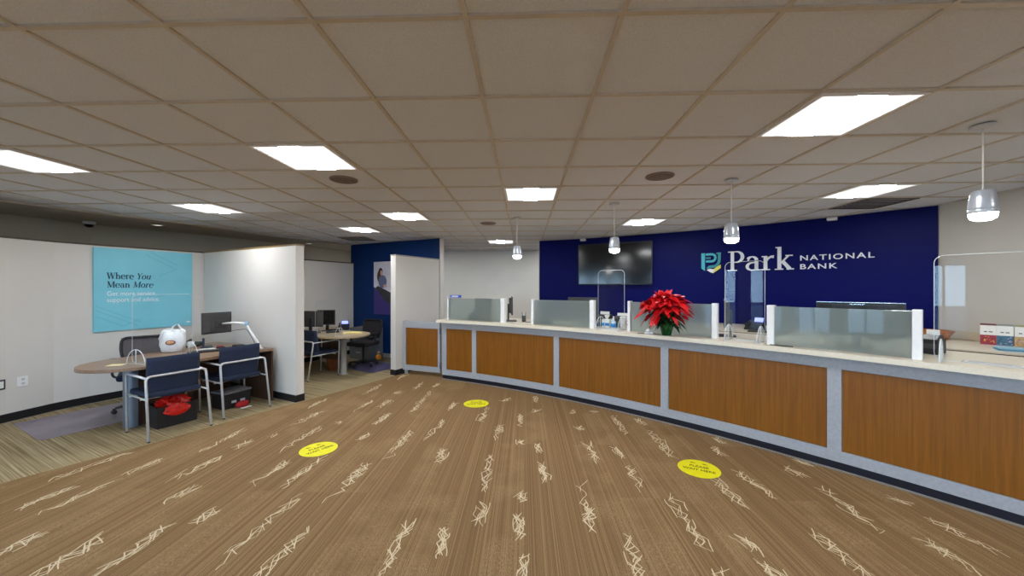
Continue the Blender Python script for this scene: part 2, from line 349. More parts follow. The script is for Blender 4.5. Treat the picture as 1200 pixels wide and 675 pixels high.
def window(M, a, b, s_, h, th, mull=1):
    global wn; wn += 1
    f = MB(); t = .05
    f.box(a, .02, s_, a+t, .1, h, M=M); f.box(b-t, .02, s_, b, .1, h, M=M); f.box(a+t, .02, s_, b-t, .1, s_+t, M=M); f.box(a+t, .02, h-t, b-t, .1, h, M=M)
    for k in range(mull): xm = a+(b-a)*(k+1)/(mull+1); f.box(xm-.02, .03, s_+t, xm+.02, .09, h-t, M=M)
    zc = s_+(h-s_)*.42; f.box(a+t, .031, zc-.02, b-t, .089, zc+.02, M=M)
    o = struct(f.obj('window_%d' % wn, mat('window_frame_bronze', (60, 62, 68), .5, .3, var=.05)))
    g = MB(); g.box(a+t, .055, s_+t, b-t, .065, h-t, M=M); g.obj('window_pane', M_WIN, o)
# left storefront wall runs (-7.35,4.9) -> (-7.35,-4.5); front wall behind the viewer
ML = wall_with_openings('wall_left', (-7.35, 4.9), (-7.35, -4.5), -.15, [(4.9, 5.9, .1, 2.3), (6.3, 7.3, .1, 2.3), (7.7, 8.8, .1, 2.3)], M_WALLD, 'taupe outer wall above the partitions on the left')
for a, b in ((4.9, 5.9), (6.3, 7.3), (7.7, 8.8)): window(ML @ Matrix.Scale(-1, 4, (0, 1, 0)), a, b, .1, 2.3, .15, 1)
lw_ = MB(); lw_.strip(OUTER, 0, CH, .15, 0, 1); struct(lw_.obj('wall_left', M_WALLD), 'taupe outer wall seen above the white partitions')
MBK = wall_with_openings('wall_front', (-7.35, -4.5), (5.3, -4.5), -.15, [(1.5, 3.7, .1, 2.3), (5.2, 6.4, 0.0, 2.3), (8.2, 10.8, .6, 2.3)], M_WALL, 'storefront wall with windows facing the street')
window(MBK @ Matrix.Scale(-1, 4, (0, 1, 0)), 1.5, 3.7, .1, 2.3, .15, 1); window(MBK @ Matrix.Scale(-1, 4, (0, 1, 0)), 5.2, 6.4, .0, 2.3, .15, 0); window(MBK @ Matrix.Scale(-1, 4, (0, 1, 0)), 8.2, 10.8, .6, 2.3, .15, 2)
og = MB(); og.box(-40, -40, -.3, 40, 40, -.12); struct(og.obj('ground', mat('asphalt', (96, 98, 102), .9, var=.2, scale=6)), 'grey ground outside the windows')
# navy curved wall
nv = MB(); A0, A1 = 38.55, 71.9
arc_block(nv, WC, WR, WR+.13, 0, CH, A0, A1, 40)
struct(nv.obj('wall_teller', M_NAVY), 'curved navy blue wall behind the teller counter')
e_ = MB(); e_.prism([ap(WC, WR-.006, A1+.02), ap(WC, WR+.135, A1+.02), ap(WC, WR+.135, A1+.1), ap(WC, WR-.006, A1+.1)], 0, CH); struct(e_.obj('trim_1', M_PART), 'white edge of the navy wall')
# blue office wall with white end
BL0 = Vector((-4.25, 8.97)); BL1 = Vector((-1.8, 7.845)); bd = (BL1-BL0).normalized(); bn = Vector((-bd.y, bd.x))
bw = MB(); bw.strip([tuple(BL0), tuple(BL1)], 0, CH, .13, 0, 1)
struct(bw.obj('wall_office', M_BLUE), 'blue full height wall behind the second office bay')
e_ = MB(); q0 = BL1; q1 = BL1+bd*.012; e_.prism([tuple(q0-bn*.002), tuple(q1-bn*.002), tuple(q1+bn*.135), tuple(q0+bn*.135)], 0, CH); struct(e_.obj('trim_2', M_PART), 'white end of the blue wall')
bb = MB(); p0 = BL0-bn*.012+bd*.12; p1 = BL1-bn*.012-bd*.12; bb.strip([tuple(p0), tuple(p1)], 0, .09, .011, 0, 1); struct(bb.obj('baseboard_office', mat('light_base', (150, 146, 140), .6, var=.05)))
ob = MB(); ob.strip(offset(OUTER, -.012), 0, .1, .011, 0, 1); struct(ob.obj('baseboard_left', M_BLACK))

# ceiling: tiles + exposed T grid in one mesh, holes for lights are covered by the fixtures
GX, GY, G = -.23, .224, .6096
ce = MB(); ce.box(-7.5, -4.7, CH+.008, 5.5, 10.6, CH+.1, 0)
i = -12
while GX+i*G < 5.4:
    x = GX+i*G
    if x > -7.3: ce.box(x-.0105, -4.5, CH-.002, x+.0105, 10.4, CH+.0085, 1)
    i += 1
j = -8
while GY+j*G < 10.4:
    y = GY+j*G
    if y > -4.5: ce.box(-7.35, y-.012, CH-.0015, 5.3, y+.012, CH+.0086, 1)
    j += 1
struct(ce.obj('ceiling', [M_TILE, M_TBAR]), 'suspended ceiling of square tiles in a tan metal grid')
GE = [(-6.35, -4.5), (-6.35, 4.2), (-6.0, 5.0), (-5.7, 5.5), (-5.45, 6.1), (-5.2, 7.05), (-4.9, 7.8), (-4.17, 9.0), (-3.4, 10.4)]
gy = MB(); gy.prism(GE+[(-5.2, 10.4), (-7.4, 6.0), (-7.4, -4.5)], CH-.012, CH+.02)
struct(gy.obj('ceiling', M_GYP), 'plain taupe ceiling border along the left wall')

# ------------------------------------------------------------------ partitions
def partition(label, pts, side, top=2.215, capmat=None, ends=True):
    t = empty('office_partition', label, 'partition', (pts[0][0], pts[0][1], 0), group='white office partitions')
    o = Vector((pts[0][0], pts[0][1])); P_ = [(p[0]-o.x, p[1]-o.y) for p in pts]
    a = MB(); a.strip(P_, 0.0, top-.022, .12, 0, side); a.obj('panel', M_PART, t)
    d0 = Vector((P_[1][0]-P_[0][0], P_[1][1]-P_[0][1])).normalized()*.006; d1 = Vector((P_[-1][0]-P_[-2][0], P_[-1][1]-P_[-2][1])).normalized()*.006
    Q = [(P_[0][0]-d0.x, P_[0][1]-d0.y)]+P_[1:-1]+[(P_[-1][0]+d1.x, P_[-1][1]+d1.y)]
    c = MB(); c.strip(offset(Q, -.006*side), top-.022, top, .132, 0, side); c.obj('cap', capmat or M_CAP, t)
    b = MB(); b.strip(offset(Q, -.006*side), .006, .105, .0058, 0, side)
    b.strip(offset(Q, .1202*side), .006, .105, .0058, 0, side)
    if ends: b.strip([Q[0], tuple(Vector(P_[0])+0*d0)], .006, .105, .12, 0, side); b.strip([tuple(P_[-1]), Q[-1]], .006, .105, .12, 0, side)
    b.obj('baseboard', M_BLACK, t)
    return t
partition('long white partition on the far left carrying the aqua poster', PLINE[:-1]+[(-4.16, 8.91)], 1)
du = Vector((2.27, -1.08)).normalized()
partition('white partition with free end between the two desk bays', [(-5.43, 6.125), (-3.18, 5.065)], 1, capmat=mat('tan_cap_trim', (128, 104, 62), .5, var=.1))
partition('white partition ending beside the wood gate', [(-2.455, 6.75), (-1.912, 7.878)], -1, capmat=mat('pale_cap_trim', (150, 146, 142), .5, var=.05))

# ------------------------------------------------------------------ teller counter
RF = 11.83
cnt = empty('teller_counter', 'long curved teller counter with honey wood panels in grey laminate frames', 'counter', (0, 0, 0))
ST = [(65.84, 65.39), (62.81, 62.39), (55.46, 55.03), (48.09, 47.65), (40.72, 40.25), (33.35, 32.9), (25.97, 25.5), (18.6, 18.15), (12.4, 12.1)]
fr = MB(); arc_block(fr, CC, RF+.02, RF+.06, .085, 1.0, 12.1, 65.84, 70)
for a, b in ST: arc_block(fr, CC, RF, RF+.021, .18, .894, b, a, 2)
arc_block(fr, CC, RF-.001, RF+.021, .894, 1.0, 12.1, 65.84, 70); arc_block(fr, CC, RF-.001, RF+.021, .085, .18, 12.1, 65.84, 70)
fr.prism([ap(CC, RF+.06, 65.84), ap(CC, RF+.85, 65.84), ap(CC, RF+.85, 65.64), ap(CC, RF+.06, 65.64)], .085, 1.0)
fr.obj('frame', M_GREY, cnt)
for (a, b), (c, d) in zip(ST[:-1], ST[1:]):
    p = MB(); arc_block(p, CC, RF+.009, RF+.0205, .184, .890, c+.02, b-.02, 12); p.obj('wood_panel', M_WOODP, cnt)
k = MB(); arc_block(k, CC, RF+.012, RF+.05, .0065, .085, 12.1, 65.8, 70); k.obj('toe_kick', M_KICK, cnt)
k = MB(); arc_block(k, CC, RF-.006, RF+.011, .0065, .018, 12.1, 65.8, 70); k.obj('floor_strip', M_STRIP, cnt)
k = MB(); arc_block(k, CC, 12.5, 12.54, .0065, 1.0, 22.8, 65.6, 60); k.obj('back_panel', M_GREY, cnt)
st = MB(); arc_block(st, CC, 11.74, 12.7, 1.0005, 1.045, 12.4, 66.15, 80); st.v = [(min(x, 5.288), y, z) for x, y, z in st.v]
tag(st.obj('countertop', M_SLAB), 'long curved cream countertop on the teller counter', 'countertop')
CT = 1.0455

# gate
g0 = Vector((-2.245, 6.80)); g1 = Vector((-1.50, 6.56)); gd = (g1-g0); GL = gd.length
gt = empty('counter_gate', 'wood panelled swing gate between white partition and counter end', 'gate', (g0.x, g0.y, 0), math.atan2(gd.y, gd.x))
m = MB(); m.box(0, 0, .09, .062, .05, .99); m.box(GL-.045, 0, .09, GL, .05, .99); m.box(.062, 0, .09, GL-.045, .05, .185); m.box(.062, 0, .87, GL-.045, .05, .99); m.box(.062, .02, .185, GL-.045, .045, .87); m.obj('frame', M_GREY, gt)
m = MB(); m.box(.066, .008, .189, GL-.049, .0195, .866); m.obj('wood_panel', M_WOODP, gt)
for z in (.17, .78):
    m = MB(); m.box(GL-.012, -.012, z, GL+.02, 0, z+.11, b=.003); m.tube([(GL+.004, -.016, z), (GL+.004, -.016, z+.11)], .007); m.obj('hinge', M_STEELD, gt)
m = MB(); m.box(-.05, .05, .0065, 0.0, .2, .99) if False else m.box(0, .051, .0065, .05, .09, .99); m.obj('latch_post', M_GREY, gt)

# back counter along the navy wall
bc = empty('back_counter', 'cream topped back counter along the navy wall', 'counter', (0, 0, 0))
fa = [p for p in arc_pts(CC, 13.5, 31.2, 58, 40)]
ba = [p for p in arc_pts(WC, WR-.006, 38.9, 66, 40)]
poly = fa+ba[::-1]+[(5.29, 4.85)]
poly = fa+ba[::-1]; poly = [(min(p[0], 5.285), p[1]) for p in poly]
m = MB(); m.prism(poly, .966, .98); m.obj('worktop', M_SLAB, bc)
m = MB(); m.prism([p for p in arc_pts(CC, 13.505, 31.25, 57.95, 40)]+[p for p in arc_pts(CC, 13.53, 31.25, 57.95, 40)][::-1], .90, .9655); m.v = [(min(x, 5.285), y, z) for x, y, z in m.v]; m.obj('edge_band', mat('brown_edge_gap_shade', (44, 32, 26), .5, var=.1), bc)  # brown edge, coloured extra dark to paint in the shaded gap behind the counter
m = MB(); fa2 = arc_pts(CC, 13.53, 31.3, 57.8, 40); ba2 = arc_pts(WC, WR-.03, 39.1, 65.8, 40); m.prism([(min(p[0], 5.28), p[1]) for p in fa2+ba2[::-1]], .0065, .9655); m.obj('cabinet_body', M_WOODP, bc)
m = MB(); m.box(5.26, 2.1, .9805, 5.285, 4.85, 1.08); m.obj('backsplash', mat('tan_backsplash', (196, 182, 156), .4, var=.05, scale=40), bc)

# frosted dividers with white posts
GRP = 'frosted glass dividers on the counter'
def divider(a0, a1, r, label, posts):
    p0 = Vector(ap(CC, r, a0)); p1 = Vector(ap(CC, r, a1)); d = p1-p0; L_ = d.length
    t = empty('counter_divider', label, 'divider', (p0.x, p0.y, CT), math.atan2(d.y, d.x), GRP)
    m = MB(); m.box(.02, .008, .004, L_-.02, .016, .375, b=.002); m.obj('glass_pane', M_FROST, t)
    for x, ww in posts:
        x = x if x >= 0 else L_+x
        m = MB(); m.box(x, -.02, 0, x+ww, .05, .386, b=.003); m.obj('post', M_WHITE, t)
    return t
divider(65.5, 59.86, 11.9, 'frosted glass divider at the far left end of the counter', [(0, .025), (-.075, .07)])
divider(57.5, 52.5, 11.9, 'frosted glass divider left of the tall shield in front of the television', [(0, .045), (-.07, .065)])
divider(50.3, 45.25, 11.94, 'frosted glass divider right behind the poinsettia', [(0, .035), (-.06, .055)])
divider(42.95, 37.95, 11.86, 'wide frosted glass divider in front of the large monitor', [(0, .06), (-.06, .055)])
divider(33.2, 28.6, 11.86, 'frosted glass divider past the rightmost shield', [(0, .05), (-.06, .055)])

# clear shields with arched feet
def shield(a0, a1, r, h, label, loc_h=CT, fixed=None, foot=(.085, .17)):
    p0 = Vector(ap(CC, r, a0)) if not fixed else Vector(fixed[0]); p1 = Vector(ap(CC, r, a1)) if not fixed else Vector(fixed[1]); d = p1-p0; L_ = d.length
    t = empty('sneeze_shield', label, 'shield', (p0.x, p0.y, loc_h), math.atan2(d.y, d.x), 'clear acrylic shields')
    out = rrect(0, .012, L_, h, .055, 6); T = Matrix(((1, 0, 0, 0), (0, 0, -1, 0), (0, 1, 0, 0), (0, 0, 0, 1)))
    m = MB(); m.prism(out, -.0025, .0025, M=T); m.obj('acrylic_panel', M_GLASS, t)
    m = MB(); m.tube([(x, 0, z) for x, z in out], .0019, 6, closed=True); m.obj('panel_edge', M_EDGE, t)
    fw, fh = foot
    for x in (.035, L_-.035):
        arch = [(fw*math.cos(PI*i/14), fh*math.sin(PI*i/14)) for i in range(15)]
        Tf = Matrix(((0, 0, 1, x), (1, 0, 0, 0), (0, 1, 0, 0), (0, 0, 0, 1)))
        m = MB(); m.prism([(y, z) for y, z in arch if True], -.0025, .0025, M=Tf); f = m.obj('foot', M_GLASS, t)
        m = MB(); m.tube([(x, y, max(z, .004)) for y, z in arch], .004, 6); m.tube([(x, fw, .004), (x, -fw, .004)], .004, 6); m.tube([(x, 0, .0), (x, 0, fh)], .0045, 6); m.obj('foot_edge', M_EDGE, f)
    return t
shield(52.3, 50.5, 11.92, .79, 'clear acrylic shield at the window in front of the television', foot=(.13, .17))
shield(44.85, 43.1, 11.9, .83, 'clear acrylic shield at the window below the bank name', foot=(.13, .17))
shield(37.7, 35.5, 11.88, .8, 'wide clear acrylic shield at the rightmost teller window')

# ------------------------------------------------------------------ monitors, phones, machines
def monitor(label, loc, rotz, wd=.54, hg=.33, z0=.11, group=None, text=None, base=True):
    """screen faces local -Y, the back bulges to +Y"""
    t = empty('computer_monitor', label, 'monitor', loc, rotz, group)
    m = MB(); m.box(-wd/2, -.012, z0, wd/2, .012, z0+hg, b=.005)
    m.prism([(-wd*.46, .012), (wd*.46, .012), (wd*.3, .045), (-wd*.3, .045)], z0+.03, z0+hg-.02); m.obj('housing', M_DGRY if text is None else M_BPLA, t)
    m = MB(); m.box(-wd/2+.014, -.0135, z0+.016, wd/2-.014, -.0121, z0+hg-.014); m.obj('screen', mat('screen_glass_off', (10, 12, 16), .15, var=.1), t)
    if base:
        m = MB(); m.box(-.03, .046, .012, .03, .07, z0+hg*.6, b=.006); m.prism([(-.12, -.08), (.12, -.08), (.09, .11), (-.09, .11)], 0, .012); m.obj('stand', M_BPLA, t)
    return t
def rot_at(deg, face_in=True):      # local -Y towards the teller (away from the counter centre)
    return R(deg)-PI/2+PI
def on_counter(deg, r, z=CT): p = ap(CC, r, deg); return (p[0], p[1], z)
mk = monitor('wide black monitor seen from behind above the right frosted divider', on_counter(40.1, 12.32), rot_at(40.1), .62, .315, .1, 'monitors on the teller counter', text='acer')
tr_ = MB(); tr_.box(-.31, -.0135, .4155, .31, .0135, .4205, b=.001); tr_.obj('top_trim', M_CHROME, mk)
monitor('black monitor turned sideways beside the divider behind the poinsettia', on_counter(45.35, 12.24), R(243), .45, .31, .11, 'monitors on the teller counter')
monitor('black monitor turned sideways at the leftmost teller window', on_counter(60.15, 12.2), R(94), .40, .30, .11, 'monitors on the teller counter')
monitor('dark monitor peeking above the second frosted divider from left', on_counter(54.6, 12.4), rot_at(54.1), .5, .31, .1, 'monitors on the teller counter')
monitor('dark monitor behind the leftmost frosted divider', on_counter(63.2, 12.3), rot_at(61.8), .36, .285, .08, 'monitors on the teller counter')

def text_mesh(txt, size, ext, sx=1.0, bold=0.0, shear=0, sp=1.0):
    cu = bpy.data.curves.new('t', 'FONT'); cu.body = txt; cu.size = size; cu.extrude = ext; cu.offset = bold; cu.shear = shear; cu.align_x = 'LEFT'; cu.space_character = sp
    ob = bpy.data.objects.new('t', cu); COL.objects.link(ob); dg = bpy.context.evaluated_depsgraph_get(); dg.update()
    me = bpy.data.meshes.new_from_object(ob.evaluated_get(dg))
    v = [(q.co.x*sx, q.co.y, q.co.z) for q in me.vertices]; f = [list(p.vertices) for p in me.polygons]
    bpy.data.objects.remove(ob); bpy.data.curves.remove(cu); bpy.data.meshes.remove(me)
    return v, f
XZ = Matrix(((1, 0, 0, 0), (0, 0, -1, 0), (0, 1, 0, 0), (0, 0, 0, 1)))   # (x, y up, z out) -> faces -Y
v, f = text_mesh('acer', .052, .001, 1.2)
m2 = MB(); m2.add([(-(x-.06), .0131+z*.5, y+.382) for x, y, z in v], f); m2.obj('lettering', M_CHROME, mk)

# ---- stroke font with serifs (em box: cap .7, x-height .48)
def stroke(mb, pts, ws, M, mi=0, ext=.006):
    P_ = [Vector(p) for p in pts]; L_, R_ = [], []
    for i, p in enumerate(P_):
        a = P_[max(i-1, 0)]; b = P_[min(i+1, len(P_)-1)]; d = (b-a).normalized(); n = Vector((-d.y, d.x)); wv = ws[i] if isinstance(ws, (list, tuple)) else ws
        L_.append(p+n*wv/2); R_.append(p-n*wv/2)
    n = len(P_); q = L_+R_
    vs = [(p.x, p.y, 0) for p in q]+[(p.x, p.y, ext) for p in q]; o = 2*n; fs = []
    for i in range(n-1):
        fs += [(o+i, o+i+1, o+n+i+1, o+n+i)[::-1], (i, i+1, n+i+1, n+i), (i, o+i, o+i+1, i+1), (n+i, n+i+1, o+n+i+1, o+n+i)]
    fs += [(0, n, o+n, o), (n-1, o+n-1, o+2*n-1, 2*n-1)]
    mb.add(vs, fs, mi, False, M)
def ell(cx, cy, rx, ry, a0, a1, n=14): return [(cx+rx*math.cos(R(a0+(a1-a0)*i/n)), cy+ry*math.sin(R(a0+(a1-a0)*i/n))) for i in range(n+1)]
def wv(pts, thin, thick, cx): # thick where the stroke is vertical
    o = []
    for i in range(len(pts)):
        a = Vector(pts[max(i-1, 0)]); b = Vector(pts[min(i+1, len(pts)-1)]); d = (b-a).normalized(); o.append(thin+(thick-thin)*abs(d.y)**1.2)
    return o
def glyph(ch):
    S = []; K = .105; t = .04; F_ = .035
    def ser(x, y, wd=.2): S.append(([(x-wd/2, y), (x+wd/2, y)], F_))
    def bowl(cx, cy, rx, ry, a0, a1): p = ell(cx, cy, rx, ry, a0, a1, 18); S.append((p, wv(p, t, K, cx)))
    if ch == 'P':
        S.append(([(.17, 0), (.17, .7)], K)); ser(.17, .0175, .3); S.append(([(.03, .683), (.3, .683)], F_)); S.append(([(.17, .31), (.3, .31)], F_)); bowl(.3, .497, .19, .186, 90, -90); adv = .56
    elif ch == 'a':
        S.append(([(.36, .0), (.36, .33)], K)); S.append(([(.33, .02), (.47, .02)], F_)); bowl(.225, .33, .14, .145, 10, 150); S.append(([(.09, .37), (.13, .37)], .06)); p = ell(.24, .14, .16, .13, 90, 330, 18); S.append((p, wv(p, t, K*.9, 0))); S.append(([(.22, .27), (.36, .285)], t)); adv = .5
    elif ch == 'r':
        S.append(([(.13, 0), (.13, .48)], K)); ser(.13, .0175, .26); S.append(([(.02, .463), (.15, .463)], F_)); S.append(([(.15, .3), (.22, .41), (.3, .45), (.37, .44)], [t, .06, .075, .1])); adv = .4
    elif ch == 'k':
        S.append(([(.13, 0), (.13, .76)], K)); ser(.12, .0175, .24); S.append(([(.02, .743), (.15, .743)], F_)); S.append(([(.15, .2), (.38, .455)], t*1.2)); S.append(([(.22, .28), (.42, .02)], K)); ser(.43, .0175, .2); ser(.4, .463, .2); adv = .53
    elif ch == 'W':
        for a, b, ww in (((.08, .7), (.25, 0), K), ((.25, 0), (.42, .68), t), ((.42, .7), (.59, 0), K), ((.59, 0), (.76, .7), t)): S.append(([a, b], ww))
        for x in (.08, .42, .77): ser(x, .683, .2)
        adv = .84
    elif ch == 'h' or ch == 'n':
        S.append(([(.12, 0), (.12, .74 if ch == 'h' else .48)], K)); ser(.12, .0175, .24); S.append(([(.02, (.723 if ch == 'h' else .463)), (.13, (.723 if ch == 'h' else .463))], F_))
        p = ell(.27, .3, .13, .155, 160, 0, 12)+[(.4, 0)]; S.append((p, wv(p, t, K, 0))); ser(.4, .0175, .22); adv = .53
    elif ch == 'e':
        p = ell(.24, .24, .18, .24, 0, 320, 24); p = [(x, y) for x, y in p]; S.append((p, wv(p, t, K, 0))); S.append(([(.08, .26), (.42, .26)], t)); adv = .46
    elif ch == 'o':
        p = ell(.25, .24, .18, .23, 0, 360, 26); S.append((p, wv(p, t, K, 0))); adv = .5
    elif ch == 'u':
        p = [(.12, .48), (.12, .17)]+ell(.24, .15, .12, .13, 180, 330, 10); S.append((p, wv(p, t, K, 0))); S.append(([(.4, .48), (.4, 0)], K)); ser(.08, .463, .15); ser(.36, .463, .15); ser(.44, .0175, .12); adv = .53
    elif ch == 'Y':
        S.append(([(.07, .7), (.29, .34)], K)); S.append(([(.5, .7), (.29, .34)], t)); S.append(([(.29, .36), (.29, 0)], K)); ser(.29, .0175, .26); ser(.08, .683, .2); ser(.5, .683, .18); adv = .54
    elif ch == 'M':
        S.append(([(.14, 0), (.14, .7)], t)); S.append(([(.14, .7), (.4, .05)], K)); S.append(([(.4, .05), (.66, .7)], t)); S.append(([(.68, 0), (.68, .7)], K)); ser(.14, .0175, .2); ser(.68, .0175, .24); ser(.1, .683, .16); ser(.71, .683, .17); adv = .82
    else: adv = .25
    return S, adv
def serif_text(mb, txt, x, y, size, sx=1.0, shear=0, mi=0, ext=.004, M=Matrix.Identity(4)):
    for ch in txt:
        S, adv = glyph(ch)
        for k, (pts, ws) in enumerate(S):
            p = [(x+(q[0]+shear*q[1])*size*sx, y+q[1]*size) for q in pts]
            wl = [a*size for a in ws] if isinstance(ws, (list, tuple)) else ws*size
            stroke(mb, p, wl, M, mi, ext+.00004*k)
        x += adv*size*sx
    return x

# bank sign on the navy wall (bent along the wall)
def bend(v, a_start, z0, out=.0):       # x runs to the right = decreasing angle, y up, z out of the wall
    o = []
    for x, y, z in v:
        a = R(a_start)-x/WR; r = WR-z-out
        o.append((WC[0]+r*math.cos(a), WC[1]+r*math.sin(a), z0+y))
    return o
sg = empty('wall_sign', 'raised white bank name lettering with teal shield emblem on the navy wall', 'sign', (0, 0, 0))
def wall_part(mb, name, m, a_start, z0, out): mb.v = bend(mb.v, a_start, z0, out); return mb.obj(name, m, sg)
# Park : cap height .345 m / .7 em -> size .49, width .9 m
m = MB(); xe = serif_text(m, 'Park', 0, 0, .485, .97, ext=.02)
wall_part(m, 'lettering_large', M_SIGNW, 51.85, 1.895, .004)
for txt, z, wid in (('NATIONAL', 2.03, .835), ('BANK', 1.895, .44)):
    v, f = text_mesh(txt, .112, .008, 1.0, .0012, sp=1.22); mxx = max(q[0] for q in v); mnx = min(q[0] for q in v)
    v, f = [((q[0]-mnx)*wid/(mxx-mnx), q[1], q[2]) for q in v], f
    m = MB(); m.add(v, f); wall_part(m, 'lettering_small', M_SIGNW, 46.3, z, .012)
# emblem: shield with interlocked bands, .335 wide, .36 tall
def poly(mb, pts, ext=.014): mb.prism([(p[0], p[1]) for p in pts], 0, ext)
EM = (54.1, 1.87)
m = MB(); poly(m, [(.0, .085), (.03, .06), (.06, .04), (.06, .36), (.0, .36)]); stroke(m, [(.075, .335), (.16, .335)]+ell(.165, .272, .063, .063, 90, -90, 12)+[(.075, .209)], .038, Matrix.Identity(4), 0, .0144); wall_part(m, 'emblem_band_light', M_SIGNT, *EM, .003)
m = MB(); stroke(m, [(.29, .36), (.29, .27)]+ell(.19, .25, .1, .135, 0, -80, 12)+[(.13, .11), (.1, .075)], .045, Matrix.Identity(4), 0, .014); stroke(m, [(.075, .27), (.15, .27)], .03, Matrix.Identity(4), 0, .0143); poly(m, [(.24, .36), (.315, .36), (.315, .335), (.24, .335)]); wall_part(m, 'emblem_band_deep', M_SIGNT2, *EM, .003)
m = MB(); poly(m, [(.15, .03), (.19, -.005), (.31, .085), (.31, .145), (.24, .1)]); wall_part(m, 'emblem_point_yellow', M_SIGNY, *EM, .003)
m = MB(); poly(m, [(.085, .055), (.11, .04), (.15, .012), (.185, .0), (.22, .06), (.15, .075)], .0145); wall_part(m, 'emblem_point_white', M_SIGNW, *EM, .003)

# television, flat, on a bracket
p0 = Vector(ap(WC, WR-.08, 66.95)); p1 = Vector(ap(WC, WR-.08, 58.72)); d = p1-p0
tv = empty('television', 'large black wall television at the left of the navy wall', 'television', (p0.x, p0.y, 1.665), math.atan2(d.y, d.x)); TL = d.length
m = MB(); m.box(0, -.02, 0, TL, .03, .855, b=.006); m.obj('bezel', M_BPLA, tv)
m = MB(); m.box(.018, -.0215, .022, TL-.018, -.0202, .835); m.obj('screen', M_TV, tv)
m = MB(); m.box(TL/2-.25, .03, .25, TL/2+.25, .062, .6); m.obj('bracket', M_BPLA, tv)

# small white motion sensors at the top of the navy wall
for a, zz, lab in ((66.45, CH-.055, 'small white sensor box above the television'), (44.2, CH-.055, 'small white sensor box above the bank name')):
    p = ap(WC, WR-.045, a); m = MB(); m.box(-.06, -.035, 0, .06, .04, .05, b=.01); o = m.obj('sensor_box', M_WHITE, loc=(p[0], p[1], zz), rotz=R(a)-PI/2)
    tag(o, lab, 'sensor', 'white sensor boxes')

# ------------------------------------------------------------------ ceiling fixtures
def cell(i, j): return (GX+i*G, GY+j*G)
def light_panel():
    t = empty('ceiling_light', '', 'ceiling light', (0, 0, 0), 0, 'square ceiling light panels')
    m = MB(); a, b = .014, G-.014
    for bx in ((a, a, b, a+.022), (a, b-.022, b, b), (a, a+.022, a+.022, b-.022), (b-.022, a+.022, b, b-.022)): m.box(bx[0], bx[1], -.004, bx[2], bx[3], .006)
    m.obj('frame', M_WHITE, t)
    m = MB(); m.box(a+.022, a+.022, .0005, .225, b-.022, .0055); m.box(G-.225, a+.022, .0005, b-.022, b-.022, .0055); m.obj('side_lens', M_LAMP2, t)
    m = MB(); m.box(.225, a+.022, -.0015, G-.225, b-.022, .0055); m.obj('center_lens', M_LAMP, t)
    return t
LP = [(3, 3, 'large ceiling light panel at upper right, nearest the viewer'), (-3, 4, 'ceiling light panel left of centre, beside the round speaker'), (-7, 4, 'ceiling light panel cut by the left edge of the picture'),
      (-7, 7, 'ceiling light panel above the aqua poster'), (-5, 10, 'ceiling light panel beside the left air vent'), (-3, 8, 'ceiling light panel between the vent panel and the centre panel'), (0, 6, 'ceiling light panel straight ahead in the centre'),
      (3, 9, 'ceiling light panel above the television'), (6, 6, 'ceiling light panel beside the dark vent near the navy wall'), (-1, 13, 'farthest ceiling light panel, near the cream far wall'),
      (2, 15, 'added ceiling light panel, unseen beyond the navy wall, to brighten the far wall'), (-5, 14, 'added ceiling light panel, unseen behind the blue office wall, to brighten the far end'), (0, -1, 'ceiling light panel just behind the viewer'), (3, -3, 'ceiling light panel behind the viewer on the counter side'), (-3, -2, 'ceiling light panel behind the viewer on the left'), (-7, -1, 'ceiling light panel over the left lobby corner, out of the picture'), (6, 0, 'ceiling light panel beside the right wall, out of the picture'), (0, -5, 'ceiling light panel nearest the storefront in the middle'), (-4, -6, 'ceiling light panel nearest the storefront on the left'), (4, -6, 'ceiling light panel nearest the storefront on the right')]  # the first two here are added out of sight to brighten the far end
base = None
for i, j, lab in LP:
    o = light_panel() if base is None else copy_tree(base)
    if base is None: base = o
    x, y = cell(i, j); o.location = (x, y, CH-.004)
    o['label'] = lab or 'ceiling light panel over the lobby behind the viewer'
def vent(i, j, lab, m_):
    x, y = cell(i, j); t = empty('air_vent', lab, 'vent', (x, y, CH-.006), 0, 'ceiling air vents')
    m = MB(); a, b = .014, G-.014
    for bx in ((a, a, b, a+.03), (a, b-.03, b, b), (a, a+.03, a+.03, b-.03), (b-.03, a+.03, b, b-.03)): m.box(bx[0], bx[1], -.004, bx[2], bx[3], .007)
    m.obj('frame', mat('vent_frame', (120, 112, 104), .5, .3), t)
    m = MB(); n = 9
    for k in range(n):
        yy = a+.035+k*(b-a-.07)/(n-1); m.box(a+.03, yy-.02, .0, b-.03, yy+.012, .003)
    m.obj('louvers', m_, t)
vent(7, 7, 'dark square air vent in the ceiling near the navy wall', mat('vent_dark', (72, 66, 62), .6, .2)); vent(-6, 12, 'grey air vent in the ceiling above the second office bay', mat('vent_grey', (110, 106, 102), .6, .2))
for x, y, lab in ((-1.766, 3.578, 'round ceiling speaker beside the left centre light panel'), (1.284, 3.568, 'round ceiling speaker near the large right light panel'), (-.594, 6.07, 'faint round ceiling speaker farther back before the far wall')):
    t = empty('ceiling_speaker', lab, 'speaker', (x, y, CH-.003), 0, 'round ceiling speakers')
    m = MB(); m.lathe([(.13, .010), (.13, .0), (.118, -.004), (.116, .002)], 36); m.obj('rim', mat('speaker_rim', (140, 122, 112), .5), t)
    m = MB(); m.lathe([(.115, .009), (.115, .001), (.06, -.002), (.001, -.003)], 36); m.obj('grille', mat('speaker_grille', (120, 104, 96), .7, .2, var=.2, scale=200), t)
t = empty('dome_camera', 'small black dome security camera on the ceiling at left', 'camera', (-6.85, 5.62, CH-.012))
m = MB(); m.lathe([(.075, 0), (.075, -.02), (.06, -.045)], 24); m.obj('housing', M_WHITE, t)
